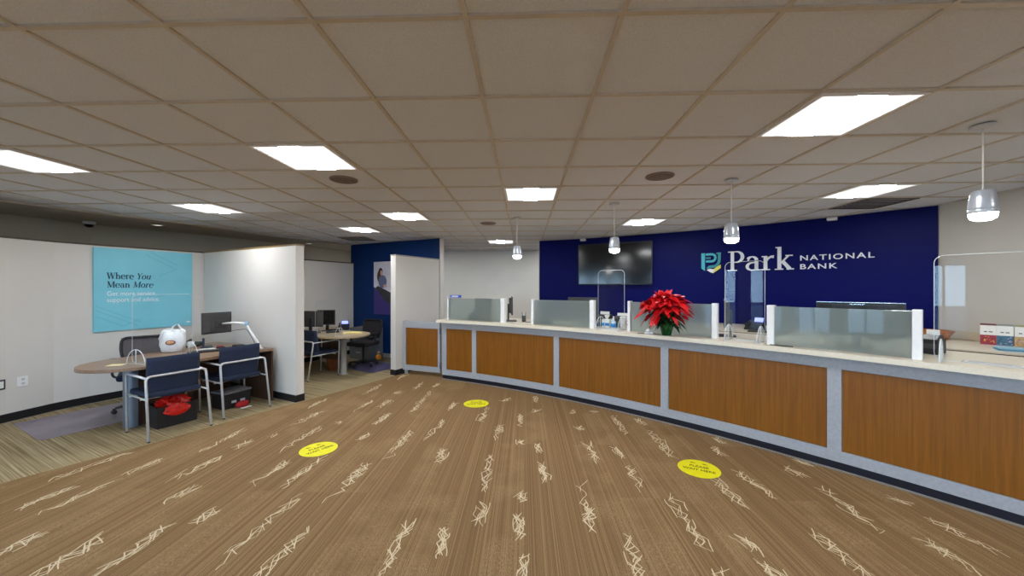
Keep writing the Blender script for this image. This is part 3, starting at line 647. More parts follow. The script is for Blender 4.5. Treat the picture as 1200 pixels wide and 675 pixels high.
m = MB(); m.lathe([(.056, -.0455), (.05, -.07), (.03, -.088), (.002, -.094)], 24); m.obj('dome', mat('smoked_dome', (8, 8, 10), .1), t)
for x, y, lab in ((-6.09, 5.97, 'small recessed downlight above the aqua poster'), (-5.05, 8.55, 'small recessed downlight above the second office bay')):
    t = empty('downlight', lab, 'downlight', (x, y, CH-.012), 0, 'recessed downlights')
    m = MB(); m.lathe([(.085, 0), (.085, -.004), (.06, -.006), (.06, 0)], 24); m.obj('trim_ring', M_WHITE, t)
    m = MB(); m.lathe([(.058, 0), (.058, -.002), (.001, -.002)], 20); m.obj('lens', M_DOWN, t)

# pendants
def pendant():
    t = empty('pendant_lamp', '', 'pendant lamp', (0, 0, 0), 0, 'pendant lamps over the counter')
    m = MB(); m.lathe([(.001, 0), (.058, 0), (.06, -.006), (.05, -.014), (.012, -.02), (.001, -.02)], 28); m.obj('canopy', M_STEEL, t)
    m = MB(); m.tube([(0, 0, -.02), (0, 0, -.43)], .0045, 8)
    for k in range(24): z = -.03-k*.0165; m.tube([(.004*math.cos(k*2), .004*math.sin(k*2), z), (.004*math.cos(k*2+1.6), .004*math.sin(k*2+1.6), z-.012)], .0022, 5)
    m.obj('cord', M_PAPER, t)
    m = MB(); m.lathe([(.001, -.42), (.044, -.422), (.052, -.432), (.0625, -.48), (.0665, -.535), (.0668, -.54), (.0655, -.5405), (.0655, -.5435), (.0668, -.544), (.0668, -.57), (.064, -.572), (.063, -.5)], 32); m.obj('shade', M_SHADE, t)
    m = MB(); m.lathe([(.062, -.565), (.0625, -.585), (.056, -.603), (.035, -.616), (.001, -.62)], 32); m.obj('lens', M_PEND, t)
    return t
PB = None
for x, y, lab in ((-.108, 5.573, 'pendant lamp farthest back, over the leftmost teller window'), (1.127, 4.684, 'pendant lamp hanging in front of the television'), (2.026, 3.704, 'pendant lamp hanging above the bank name'), (2.981, 2.514, 'nearest pendant lamp at the right, against the greige wall')):
    o = pendant() if PB is None else copy_tree(PB)
    PB = PB or o; o.location = (x, y, CH-.0015); o['label'] = lab

# ------------------------------------------------------------------ poinsettia
px, py = ap(CC, 11.826, 47.74)
po = empty('potted_poinsettia', 'red poinsettia in a green foil pot on the counter', 'plant', (px, py, CT))
m = MB(); n = 40; prof = [(.05, 0), (.058, .03), (.068, .08), (.078, .13), (.088, .15)]; vs = []; fs = []
for k, (r_, z) in enumerate(prof):
    for i in range(n): rr = r_*(1+(.05*k/4)*math.sin(i*PI)+.015*math.sin(i*1.7)); vs.append((rr*math.cos(2*PI*i/n), rr*math.sin(2*PI*i/n), z+(.01*math.sin(i*2.1) if k == 4 else 0)))
for k in range(4):
    for i in range(n): fs.append((k*n+i, k*n+(i+1) % n, (k+1)*n+(i+1) % n, (k+1)*n+i))
fs += [list(range(n))[::-1]]; m.add(vs, fs, 0, False); m.add([vs[3*n+i] for i in range(n)], [list(range(n))]); m.obj('pot', M_FOIL, po)
rp = random.Random(5)
def leaf(mb, base, dirv, L_, W_, droop, mi=0, roll=0):
    d = Vector(dirv).normalized(); up = Vector((0, 0, 1)); s = d.cross(up); s = s.normalized() if s.length > .05 else Vector((1, 0, 0)); nn = s.cross(d)
    s = (s*math.cos(roll)+nn*math.sin(roll)).normalized(); nn = s.cross(d); K = 5; vs = []
    for i in range(K+1):
        t = i/K; c = Vector(base)+d*L_*t-Vector((0, 0, 1))*droop*L_*t*t
        wd = W_*[.12, .72, 1.0, .9, .52, .0][i]/2
        vs += [c-s*wd+nn*wd*.25, c, c+s*wd+nn*wd*.25]
    fs = []
    for i in range(K): a = 3*i; fs += [(a, a+1, a+4, a+3), (a+1, a+2, a+5, a+4)]
    mb.add(vs, fs, mi, True)
br = MB(); heads = []
for k in range(17):
    a = k*2.39996; rr = .20*math.sqrt((k+.3)/17); z = .45-3.6*rr*rr+rp.uniform(-.03, .03); heads.append((rr*math.cos(a)*1.12, rr*math.sin(a)*.85, z))
for hx, hy, hz in heads:
    tilt = Vector((hx, hy, 0))*2.2
    for ring, (cnt_, L_, el) in enumerate(((6, .165, -.1), (6, .13, .4), (5, .08, .9))):
        for q in range(cnt_):
            a = 2*PI*(q+.5*ring)/cnt_+rp.uniform(-.25, .25); d = Vector((math.cos(a), math.sin(a), el+rp.uniform(-.15, .15)))+tilt*.8
            leaf(br, (hx, hy, hz), d, L_*rp.uniform(.75, 1.2), L_*.52, rp.uniform(.15, .5), 0, rp.uniform(-.35, .35))
def keep_front(mb):       # the foliage leans towards the lobby, clear of the pane behind it
    n_ = (math.cos(R(47.74)), math.sin(R(47.74))); o = []
    for x, y, z in mb.v:
        d = x*n_[0]+y*n_[1]; k = d
        if d > .03: k = .03+(d-.03)*(.28 if z < .40 else .6)
        k -= .02*min(1, max(0, z-.12)/.1)
        o.append((x+(k-d)*n_[0], y+(k-d)*n_[1], z))
    mb.v = o
for k in range(26):
    a = rp.uniform(0, 2*PI); r0 = rp.uniform(.12, .2); zz = rp.uniform(.2, .36)
    leaf(br, (r0*math.cos(a)*1.1, r0*math.sin(a)*.8, zz), (math.cos(a), math.sin(a), rp.uniform(-.9, .5)), rp.uniform(.1, .16), rp.uniform(.05, .08), rp.uniform(.2, .7), 0, rp.uniform(-.6, .6))
for k in range(8):
    a = rp.uniform(0, 2*PI); r0 = rp.uniform(.0, .1)
    leaf(br, (r0*math.cos(a), r0*math.sin(a), .44), (.6*math.cos(a), .6*math.sin(a), 1), rp.uniform(.09, .14), rp.uniform(.04, .06), .1, 0, rp.uniform(-1, 1))
keep_front(br); br.obj('red_bracts', M_RED, po)
gr = MB()
for k in range(64):
    a = rp.uniform(0, 2*PI); h = rp.uniform(.12, .30); r_ = rp.uniform(.02, .1)
    leaf(gr, (r_*math.cos(a), r_*math.sin(a)*.7, h), (math.cos(a), math.sin(a)*.8, rp.uniform(-.2, .3)), rp.uniform(.1, .16), rp.uniform(.05, .08), rp.uniform(.3, .9))
for k in range(9):
    a = k*.7; hx, hy, hz = heads[k]; gr.tube([(0.02*math.cos(a), .02*math.sin(a), .1), (hx*.5, hy*.5, .26), (hx, hy, hz)], .004, 6)
keep_front(gr); gr.obj('green_leaves', M_LEAF, po)
cf = MB(); rc = random.Random(2)
for hx, hy, hz in heads:
    for q in range(5): cf.lathe([(.001, 0), (.005, .003), (.004, .008), (.001, .01)], 6, M=Matrix.Translation((hx+rc.uniform(-.008, .008), hy+rc.uniform(-.008, .008), hz+.006)))
keep_front(cf); cf.obj('flower_centers', mat('poinsettia_center', (190, 150, 30), .6), po)

# ------------------------------------------------------------------ counter small things
def sheet(name, label, cat, deg, r, wd, dp, z=CT, m_=None, tilt=0, group=None):
    p = ap(CC, r, deg); m = MB(); m.box(-wd/2, -dp/2, 0, wd/2, dp/2, .0025)
    m.box(-wd/2+.012, -dp/2+.012, .0026, wd/2-.012, dp/2-.012, .003, 1)
    for k in range(5): m.box(-wd/2+.03, -dp/2+.03+k*dp*.16, .0031, wd/2-.03-(k % 2)*.04, -dp/2+.038+k*dp*.16, .0034, 2)
    o = m.obj(name, [m_ or mat('grey_sheet', (176, 178, 186), .4), M_PAPER, mat('faint_print', (150, 152, 164), .6)], loc=(p[0], p[1], z), rotz=R(deg)-PI/2+tilt); tag(o, label, cat, group)
sheet('printed_notice', 'grey printed notice lying on the counter at the rightmost window', 'notice', 36.4, 12.05, .30, .12)
sheet('printed_notice', 'grey printed notice lying flat below the bank name shield', 'notice', 44.0, 12.0, .22, .15)
sheet('printed_notice', 'pale notice lying at the window in front of the television', 'notice', 51.4, 12.02, .22, .13)
def pens(deg, r, lab):
    p = ap(CC, r, deg); t = empty('tape_dispenser', lab, 'dispenser', (p[0], p[1], CT), R(deg)-PI/2+.4)
    m = MB(); m.box(-.05, -.022, 0, .05, .022, .014, b=.003); m.box(-.04, -.02, .0145, .04, .02, .045, b=.008); m.obj('body', M_WHITE, t)
    m = MB(); m.lathe([(.001, -.01), (.02, -.01), (.02, .01), (.001, .01)], 18, M=Matrix.Translation((-.005, 0, .043)) @ Matrix.Rotation(PI/2, 4, 'X')); m.obj('tape_roll', M_PAPER, t)
    m = MB(); m.tube([(-.055, -.03, .004), (-.13, -.05, .004)], .004, 6); m.obj('pen', M_DGRY, t)
pens(48.75, 11.82, 'small white dispenser on the counter left of the poinsettia')
m = MB(); m.tube([(-.09, 0, .0045), (.09, .01, .0045)], .0045, 8); p = ap(CC, 11.81, 42.35); tag(m.obj('pen', M_BPLA, loc=(p[0], p[1], CT), rotz=R(42)-PI/2), 'black pen lying in front of the wide frosted divider', 'pen')

def printer(label, loc, rot, wd, dp, hg, group='receipt printers on the teller counter'):
    t = empty('receipt_printer', label, 'printer', loc, rot, group)
    m = MB(); m.box(-wd/2, -dp/2, 0, wd/2, dp/2, hg*.8, b=.008); m.prism([(-dp/2+.01, hg*.8), (dp/2-.02, hg*.8), (dp/2-.04, hg), (-dp*.1, hg)], -wd/2+.01, wd/2-.01, M=Matrix(((0, 0, 1, 0), (1, 0, 0, 0), (0, 1, 0, 0), (0, 0, 0, 1)))); m.obj('body', M_BPLA, t)
    m = MB(); m.box(-wd*.35, dp*.02, hg*.99, wd*.35, dp*.05, hg*1.25); m.obj('receipt', M_PAPER, t)
    m = MB(); m.box(-wd*.4, -dp/2-.004, hg*.3, wd*.4, -dp/2, hg*.55); m.obj('front_slot', M_DGRY, t)
printer('black receipt printer at left behind the shield by the television', on_counter(52.7, 12.3), R(52.7)-PI/2, .2, .2, .17)
printer('black receipt printer at right behind the shield by the television', on_counter(51.5, 12.32), R(51.5)-PI/2+.1, .2, .2, .16)
printer('black receipt printer beside the white post at the rightmost window', on_counter(37.95, 12.36), R(28)-PI/2, .11, .18, .16)
def bottle(label, loc):
    t = empty('sanitizer_bottle', label, 'bottle', loc)
    m = MB(); m.lathe([(.032, 0), (.035, .01), (.035, .08), (.028, .1), (.014, .112), (.014, .125)], 20); m.obj('body', mat('clear_gel', (196, 214, 226), .15, var=.05), t)
    m = MB(); m.lathe([(.0356, .02), (.0356, .07)], 20); m.obj('label_band', mat('label_blue', (40, 140, 210), .5), t)
    m = MB(); m.lathe([(.016, .125), (.016, .135), (.006, .137), (.006, .155)], 12); m.box(-.008, -.035, .155, .008, .012, .166, b=.003); m.obj('pump', M_WHITE, t)
p = on_counter(51.75, 12.31, CT+.14); bottle('clear pump bottle with blue label between the two black printers', (ap(CC, 12.08, 51.6)[0], ap(CC, 12.08, 51.6)[1], CT))
t = empty('tissue_box', 'white box with blue stripe behind the shield by the television', 'box', on_counter(52.15, 12.13), R(52)-PI/2)
m = MB(); m.box(-.055, -.055, 0, .055, .055, .12, b=.004); m.obj('carton', M_PAPER, t)
m = MB(); m.box(-.0555, -.0562, .03, .0555, -.0552, .07); m.obj('stripe', mat('label_blue', (40, 140, 210), .5), t)
m = MB(); m.lathe([(.012, .12), (.03, .15), (.038, .175), (.02, .17), (.008, .15)], 9); m.obj('tissue', M_PAPER, t)
p = ap(CC, 12.13, 51.05); t = empty('white_cup', 'tall white paper cup left of the pink flower card', 'cup', (p[0], p[1], CT))
m = MB(); m.lathe([(.03, 0), (.04, .15), (.038, .15), (.028, .004)], 24); m.obj('cup_body', M_WHITE, t); m = MB(); m.lathe([(.042, .15), (.042, .162), (.03, .168), (.001, .168)], 24); m.obj('lid', M_WHITE, t)
p = ap(CC, 12.15, 50.6); t = empty('flower_card', 'standing card with pink flowers beside the divider post', 'card', (p[0], p[1], CT), R(50.6)-PI/2-.1)
m = MB(); m.box(-.055, -.002, 0, .055, .002, .21); m.box(-.055, .002, 0, .055, .06, .004); m.obj('board', M_PAPER, t)
m = MB(); rf = random.Random(4)
for k in range(26):
    cx_, cz_ = rf.uniform(-.045, .045), rf.uniform(.03, .15); rr = rf.uniform(.006, .016)
    m.prism([(cx_+rr*math.cos(q), cz_+rr*math.sin(q)) for q in [i*PI/3 for i in range(6)]], .0021+k*.00002, .0025+k*.00002, mi=k % 3, M=XZ)
m.obj('flower_print', [mat('print_pink', (240, 176, 206), .6), mat('print_rose', (206, 110, 150), .6), mat('print_yellow', (230, 196, 90), .6)], t)
# table clutter at the leftmost window
p = ap(CC, 12.15, 58.9); t = empty('cup_of_pens', 'grey pen cup at the leftmost teller window', 'cup', (p[0], p[1], CT))
m = MB(); m.lathe([(.032, 0), (.035, .1), (.033, .1), (.03, .005)], 20); m.obj('cup_body', M_DGRY, t)
for k in range(4):
    m = MB(); m.tube([(.01*math.cos(k*1.6), .01*math.sin(k*1.6), .01), (.03*math.cos(k*1.6), .03*math.sin(k*1.6), .16)], .004, 6); m.obj('pen', [M_BPLA, M_WHITE][k % 2], t)
m = MB(); m.tube(round_path([(0, 0, .006), (.1, .02, .006), (.16, .1, .006), (.26, .06, .006), (.3, .12, .006)], .05), .005, 6); p = ap(CC, 12.1, 58.6)
tag(m.obj('power_cable', M_BPLA, loc=(p[0], p[1], CT), rotz=R(58-90)), 'black cable lying on the counter at the leftmost window', 'cable')
t = empty('wire_brochure_stand', 'blue edged acrylic sign holder at the counter left end', 'sign holder', (ap(CC, 12.0, 65.6)[0], ap(CC, 12.0, 65.6)[1], CT), R(65)-PI/2-.15)
m = MB(); m.box(0, -.002, 0, .27, .002, .40); m.obj('acrylic', M_GLASS, t); m = MB(); m.box(0, -.004, .385, .27, .004, .43); m.box(0, -.004, 0, .008, .004, .39); m.obj('blue_header', mat('header_blue', (50, 86, 190), .5, var=.2, scale=60), t)
m = MB(); m.box(.05, -.0048, .398, .2, -.0041, .418); m.obj('header_print', M_PAPER, t)
# made-up easel and cup standing in for reflections in the wide divider
p = ap(CC, 11.98, 39.2); t = empty('reflection_easel', 'made-up small easel standing in for a tan reflection in the wide frosted divider', 'easel', (p[0], p[1], CT), R(39)-PI/2)
for s in (-1, 1):
    m = MB(); m.tube([(s*.09, 0, .005), (s*.045, .03, .17)], .008, 6); m.obj('leg', wood('easel_wood', (176, 112, 52), (206, 146, 80), 40), t)
m = MB(); m.box(-.07, -.01, .1, .07, .012, .13, b=.003); m.obj('ledge', MATS.setdefault('ew', wood('easel_wood_ledge', (176, 112, 52), (206, 146, 80), 40)), t)
p = ap(CC, 12.05, 40.45); t = empty('white_cup', 'made-up rounded cup standing in for a white reflection in the wide frosted divider', 'cup', (p[0], p[1], CT))
m = MB(); m.lathe([(.025, 0), (.038, .02), (.042, .08), (.04, .12), (.038, .12), (.036, .02), (.001, .01)], 24); m.obj('cup_body', M_WHITE, t)
m = MB(); m.tube([(.04, 0, .03), (.062, 0, .045), (.065, 0, .075), (.04, 0, .095)], .005, 8); m.obj('handle', M_WHITE, t)
for a, r_, lab in ((63.4, 12.05, 'green folder rack behind the leftmost frosted divider'), (56.6, 12.05, 'green folder rack behind the second frosted divider from left')):
    p = ap(CC, r_, a); t = empty('folder_rack', lab, 'folder rack', (p[0], p[1], CT), R(a)-PI/2, 'green folder racks')
    gm = mat('folder_green', (50, 96, 88), .6, var=.1)
    for k in range(4): m = MB(); m.prism([(-.07, 0), (.07+.01*k, 0), (.05+.01*k, .13), (-.07, .13)], -.02+k*.03, -.016+k*.03, M=XZ); m.obj('folder', gm, t)
    m = MB(); m.box(-.08, -.09, 0, .1, .03, .006); m.obj('rack_base', M_DGRY, t)

# back counter things
BT = .9805
def on_back(deg, r): p = ap(CC, r, deg); return (p[0], p[1], BT)
def desk_phone(label, loc, rot, group='desk phones with blue screens', sc_=1.0):
    t = empty('desk_phone', label, 'phone', loc, rot, group)
    m = MB(); m.prism([(-.1, 0), (.1, 0), (.1, .1), (.06, .115), (-.1, .03)], -.1, .1, M=Matrix(((0, 0, 1, 0), (1, 0, 0, 0), (0, 1, 0, 0), (0, 0, 0, 1)))); m.obj('body', M_BPLA, t)
    m = MB(); m.box(-.055, -.02, .0, .085, .0, .1, b=.004, M=Matrix.Translation((0, .085, .085)) @ Matrix.Rotation(R(-20), 4, 'X')); m.obj('display_head', M_BPLA, t)
    m = MB(); m.box(-.047, -.0215, .012, .077, -.0203, .088, M=Matrix.Translation((0, .085, .085)) @ Matrix.Rotation(R(-20), 4, 'X')); m.obj('screen', M_SCREEN, t)
    m = MB(); m.tube([(-.08, -.09, .07), (-.08, -.02, .105), (-.08, .06, .125)], .018, 8, radii=[.022, .014, .022]); m.obj('handset', M_BPLA, t)
    m = MB()
    for r_ in range(4):
        for c in range(3): x = -.03+c*.03; y = -.08+r_*.028; z = .04+(y+.1)*.53; m.box(x-.01, y-.009, z-.004, x+.01, y+.009, z+.004, b=.002)
    m.obj('keypad', M_DGRY, t)
desk_phone('black desk phone with blue screen on the back counter below the bank name', on_back(45.75, 13.9), R(45)-PI/2-.25)
t = empty('computer_tower', 'dark computer tower on the back counter behind the shield', 'computer', on_back(44.5, 13.85), R(45)-PI/2-.1)
m = MB(); m.box(-.09, -.16, 0, .09, .16, .36, b=.006); m.obj('case', M_DGRY, t)
m = MB(); m.box(-.075, -.163, .02, .075, -.1605, .34, b=.001); m.box(-.06, -.165, .28, .06, -.1632, .3); m.obj('front_panel', mat('brown_black_plastic', (48, 40, 38), .4), t)
p = on_back(44.9, 13.6); t = empty('keyboard', 'black keyboard in front of the dark computer on the back counter', 'keyboard', p, R(45)-PI/2)
m = MB(); m.box(-.21, -.065, 0, .21, .065, .016, b=.004); m.obj('body', M_BPLA, t); m = MB()
for r_ in range(5):
    for c in range(17): m.box(-.2+c*.0235, -.055+r_*.022, .016, -.18+c*.0235, -.037+r_*.022, .021)
m.obj('keys', M_DGRY, t)
def brochure(loc, rot, lab, top, mid, low):
    t = empty('brochure', lab, 'brochure', loc, rot, 'standing brochures on the back counter')
    T = Matrix.Translation((0, 0, 0)) @ Matrix.Rotation(R(-12), 4, 'X'); m = MB(); m.box(-.055, -.002, 0.0, .055, .002, .235, M=T); m.obj('leaflet', M_PAPER, t)
    m = MB(); m.box(-.055, -.003, .215, .055, -.0021, .235, M=T); m.obj('header_band', top, t)
    m = MB(); m.box(-.055, -.003, 0.003, .055, -.0021, .11, M=T)
    rr = random.Random(len(lab))
    for k in range(12): x, z = rr.uniform(-.04, .035), rr.uniform(.01, .09); m.prism([(x, z), (x+rr.uniform(.01, .02), z+.004), (x+.012, z+rr.uniform(.008, .02))], .0031+k*.00003, .0036+k*.00003, 1, M=T @ XZ)
    m.obj('picture', [mid, low], t)
    v, f = text_mesh('ALLY', .032, .0003) if False else ([], [])
    m = MB(); m.box(-.03, -.003, .14, -.008, -.0021, .15, M=T); m.box(.004, -.003, .14, .03, -.0021, .15, M=T); m.obj('caption', M_DGRY, t)
brochure((5.04, 4.205, BT), R(-50), 'brochure with dark red picture standing against the right wall', mat('band_maroon', (110, 50, 60), .6), mat('pic_maroon', (150, 40, 60), .6, var=.4, scale=60), mat('pic_gold', (226, 160, 60), .6))
brochure((5.11, 4.12, BT), R(-52), 'pale brochure with teal picture, middle of the three', mat('band_grey', (140, 146, 140), .6), mat('pic_teal', (60, 104, 130), .6, var=.4, scale=60), mat('pic_lilac', (190, 170, 200), .6))
brochure((5.17, 4.02, BT), R(-54), 'brochure with tan picture, nearest the right picture edge', mat('band_olive', (150, 140, 96), .6), mat('pic_tan', (186, 150, 104), .6, var=.4, scale=60), mat('pic_lilac', (190, 170, 200), .6))
t = empty('wicker_basket', 'brown wicker basket in the corner under the navy wall', 'basket', (4.98, 4.72, BT), R(-50))
m = MB(); m.lathe([(.09, 0), (.13, .10), (.122, .10), (.084, .008)], 28, M=Matrix.Scale(1.5, 4, (1, 0, 0))); m.obj('weave', wood('wicker', (104, 58, 22), (196, 120, 56), 80, .7, 'X'), t)
m = MB(); m.tube([(.126*1.5*math.cos(i*PI/14), .126*math.sin(i*PI/14), .102) for i in range(28)], .008, 6, closed=True); m.obj('rim', MATS.setdefault('wk', wood('wicker_rim', (104, 58, 22), (196, 120, 56), 80, .7, 'X')), t)
m = MB(); m.box(-.13, -.09, 0, .13, .09, .012, b=.003); m.box(-.12, -.08, .0125, .12, .08, .03, 1, b=.003); tag(m.obj('paper_tray', [mat('tray_teal', (70, 150, 190), .5), mat('tray_paper', (160, 200, 220), .6)], loc=(4.86, 3.83, BT), rotz=R(-40)), 'teal tray of papers below the brochures on the back counter', 'tray')

# ------------------------------------------------------------------ left office: floor mats, desks
def chair_mat(pts, label):
    c = Vector(pts[0]); m = MB(); P_ = [Vector((p[0], p[1], 0)) for p in pts]; out = []
    for i in range(4):
        a = P_[i-1]-P_[i]; b = P_[(i+1) % 4]-P_[i]; q0 = P_[i]+a.normalized()*.07; q1 = P_[i]+b.normalized()*.07
        for j in range(6): t_ = j/5; v_ = q0*(1-t_)**2+P_[i]*2*t_*(1-t_)+q1*t_*t_; out.append((v_.x-c.x, v_.y-c.y))
    m.prism(out, 0.0005, .0045); tag(m.obj('chair_mat', M_MAT if 'grey' in label else mat('chair_mat_blue', (92, 86, 120), .35, var=.05), loc=(c.x, c.y, 0)), label, 'chair mat', 'vinyl chair mats')
chair_mat([(-6.02, 4.17), (-5.06, 3.71), (-4.6, 4.76), (-5.52, 5.22)], 'grey violet vinyl chair mat beside the left wall')
chair_mat([(-3.6, 7.3), (-2.85, 6.86), (-2.5, 7.6), (-3.35, 8.1)], 'dark blue violet chair mat in front of the blue wall')

U = Vector((.41, .912)).normalized(); E_ = Vector((U.y, -U.x))       # U runs to the partition, E_ towards the lobby
def desk_frame_M(c, ang): return c, ang
d1 = empty('peninsula_desk', 'brown laminate desk with rounded end below the aqua poster', 'desk', (-4.53, 4.2, 0), math.atan2(U.y, U.x)-PI/2, 'rounded peninsula desks')
# local: +Y runs to the partition, +X to the lobby side ; round end at origin r .48
Ld = 1.30
top = ell(0, 0, .48, .48, 180, 360, 24)+[(.48, Ld-.02), (-.98, Ld-.02), (-.98, Ld-.55), (-.66, Ld-.55), (-.6, .3)]
m = MB(); m.prism(top, .712, .742); m.obj('desktop', M_DESK, d1)
m = MB(); m.prism([(p[0]*1.004, p[1]*1.004) for p in ell(0, 0, .48, .48, 180, 360, 24)+[(.48, .2), (-.48, .2)]], .708, .7118); m.obj('edge_band', M_DWOOD, d1)
m = MB(); m.box(-.05, -.02, .002, .06, .2, .707, b=.004); m.obj('support_panel', M_DWOOD, d1)
m = MB(); m.prism(ell(0, -.06, .085, .06, 180, 360, 12)+[(.085, -.02), (-.085, -.02)], .002, .707, smooth=False); m.obj('support_column', M_STEELD, d1)
m = MB(); m.box(-.3, Ld-.045, .002, .475, Ld-.022, .707); m.obj('end_panel', M_DWOOD, d1)
m = MB(); m.box(.0, .2, .25, .02, Ld-.63, .707); m.obj('modesty_panel', M_DWOOD, d1)
ph = MB(); ph.box(-.95, Ld-.50, .002, -.55, Ld-.05, .707, b=.004); o = ph.obj('drawer_pedestal', M_DWOOD, d1)
for k in range(3): m = MB(); m.box(-.93, Ld-.515, .05+k*.22, -.57, Ld-.501, .25+k*.22, b=.003); m.obj('drawer_front', M_DWOOD, o)
DT = .7425
def at1(x, y, z=DT):     # desk 1 local -> world
    a = math.atan2(U.y, U.x)-PI/2; return (-4.53+x*math.cos(a)-y*math.sin(a), 4.2+x*math.sin(a)+y*math.cos(a), z)
A1_ = math.atan2(U.y, U.x)-PI/2

# second bay desk: round end at (-3.36,6.79), runs towards the long partition
A2_ = math.atan2(.41, -.912)-PI/2
d2 = empty('peninsula_desk', 'pale laminate desk with rounded end in the second bay', 'desk', (-3.36, 6.8, 0), A2_, 'rounded peninsula desks')
top = ell(0, 0, .46, .46, 180, 360, 24)+[(.46, .2), (.46, 1.15), (1.0, 1.15), (1.0, 1.5), (-.44, 1.5), (-.46, .2)]
m = MB(); m.prism(top, .712, .742); m.obj('desktop', M_DESK2, d2)
m = MB(); m.lathe([(.09, .002), (.09, .012), (.055, .02), (.055, .7115)], 24); m.obj('support_column', mat('pale_column', (168, 166, 160), .4, .3), d2)
m = MB(); m.box(-.012, .1, .25, .012, 1.4, .707); m.obj('modesty_panel', M_DWOOD, d2)
m = MB(); m.box(.6, 1.17, .002, .98, 1.48, .707, b=.004); m.obj('drawer_pedestal', M_DESK2, d2)
def at2(x, y, z=DT): return (-3.36+x*math.cos(A2_)-y*math.sin(A2_), 6.8+x*math.sin(A2_)+y*math.cos(A2_), z)
t = empty('file_cabinet', 'low grey cabinet against the blue wall behind the office chair', 'cabinet', (-3.62, 8.42, 0), math.atan2(bd.y, bd.x))
m = MB(); m.box(-.3, -.22, .002, .3, .2, .7, b=.005); m.obj('body', mat('cabinet_grey', (112, 114, 116), .5, var=.05), t)
for k in range(3):
    m = MB(); m.box(-.285, -.232, .04+k*.22, .285, -.2205, .24+k*.22, b=.003); o = m.obj('drawer', mat('cabinet_grey', (112, 114, 116), .5), t)
    m = MB(); m.box(-.06, -.245, .15+k*.22, .06, -.2325, .165+k*.22); m.obj('handle', M_STEEL, o)

# guest chair: local facing +Y; rear frame is an inverted U, arms run forward
def guest_chair(label, loc, rotz):
    t = empty('guest_chair', label, 'chair', loc, rotz, 'navy guest chairs with silver frames')
    W2 = .265
    m = MB()
    rear = round_path([(-W2-.01, -.34, .008), (-W2, -.235, .66), (W2, -.235, .66), (W2+.01, -.34, .008)], .05, 6); m.tube(rear, .0125, 10)
    m.obj('back_tube', M_STEEL, t)
    for s in (-1, 1):
        m = MB(); m.tube(round_path([(s*W2, -.235, .645), (s*(W2+.01), .2, .655), (s*W2, .26, .63), (s*W2, .24, .008)], .05, 6), .0115, 10); m.obj('arm_and_leg', M_STEEL, t)
        m = MB(); m.tube([(s*(W2), -.285, .42), (s*W2, .245, .43)], .009, 8); m.obj('side_rail', M_STEEL, t)
        for y in (-.34, .24): m = MB(); m.lathe([(.014, 0), (.014, .012)], 10, cx=s*(W2+(.01 if y < 0 else 0)), cy=y); m.obj('foot_glide', M_BPLA, t)
    m = MB(); m.tube([(-W2, -.1, .405), (W2, -.1, .405)], .009, 8); m.tube([(-W2, .18, .405), (W2, .18, .405)], .009, 8); m.obj('cross_bar', M_STEEL, t)
    m = MB(); m.box(-.24, -.2, .418, .24, .27, .475, b=.022); m.obj('seat', M_NFAB, t)
    # curved backrest: wraps slightly, lower edge bowed
    m = MB(); vs = []; nx, nz = 12, 8
    for layer in (0, 1):
        for k in range(nz+1):
            for i_ in range(nx+1):
                u = i_/nx*2-1; v_ = k/nz; z = (.40+.035*u*u)+(0.85-.40-.035*u*u)*v_; x = u*.232*(1-.03*(1-v_))
                y = -.128-.052*v_+.03*u*u+(.0 if layer else -.03)
                vs.append((x, y-.02*math.sin(v_*PI)*(1-layer), z))
    n1 = (nx+1)*(nz+1); fs = []
    for k in range(nz):
        for i_ in range(nx):
            a = k*(nx+1)+i_; fs += [(a, a+1, a+nx+2, a+nx+1), (n1+a, n1+a+nx+1, n1+a+nx+2, n1+a+1)]
    for i_ in range(nx):
        fs += [(i_, n1+i_, n1+i_+1, i_+1)]; a = nz*(nx+1)+i_; fs += [(a, a+1, n1+a+1, n1+a)]
    for k in range(nz):
        a = k*(nx+1); fs += [(a, a+nx+1, n1+a+nx+1, n1+a)]; a += nx; fs += [(a, n1+a, n1+a+nx+1, a+nx+1)]
    m.add(vs, fs, 0, True); m.obj('backrest', M_NFAB, t)
    return t
fa_ = math.atan2(.43, -.905)-PI/2       # facing west
GC = guest_chair('left navy guest chair in front of the desk, red bag beneath it', (-4.07, 4.105, 0), fa_)
c2 = copy_tree(GC); c2.location = (-3.86, 4.80, 0); c2.rotation_euler = (0, 0, fa_+.02); c2['label'] = 'right navy guest chair in front of the desk, next to the partition'
c3 = copy_tree(GC); c3.location = (-3.76, 6.62, 0); c3.rotation_euler = (0, 0, R(62)-PI/2); c3['label'] = 'navy guest chair at the pale desk in the second bay, partly hidden'

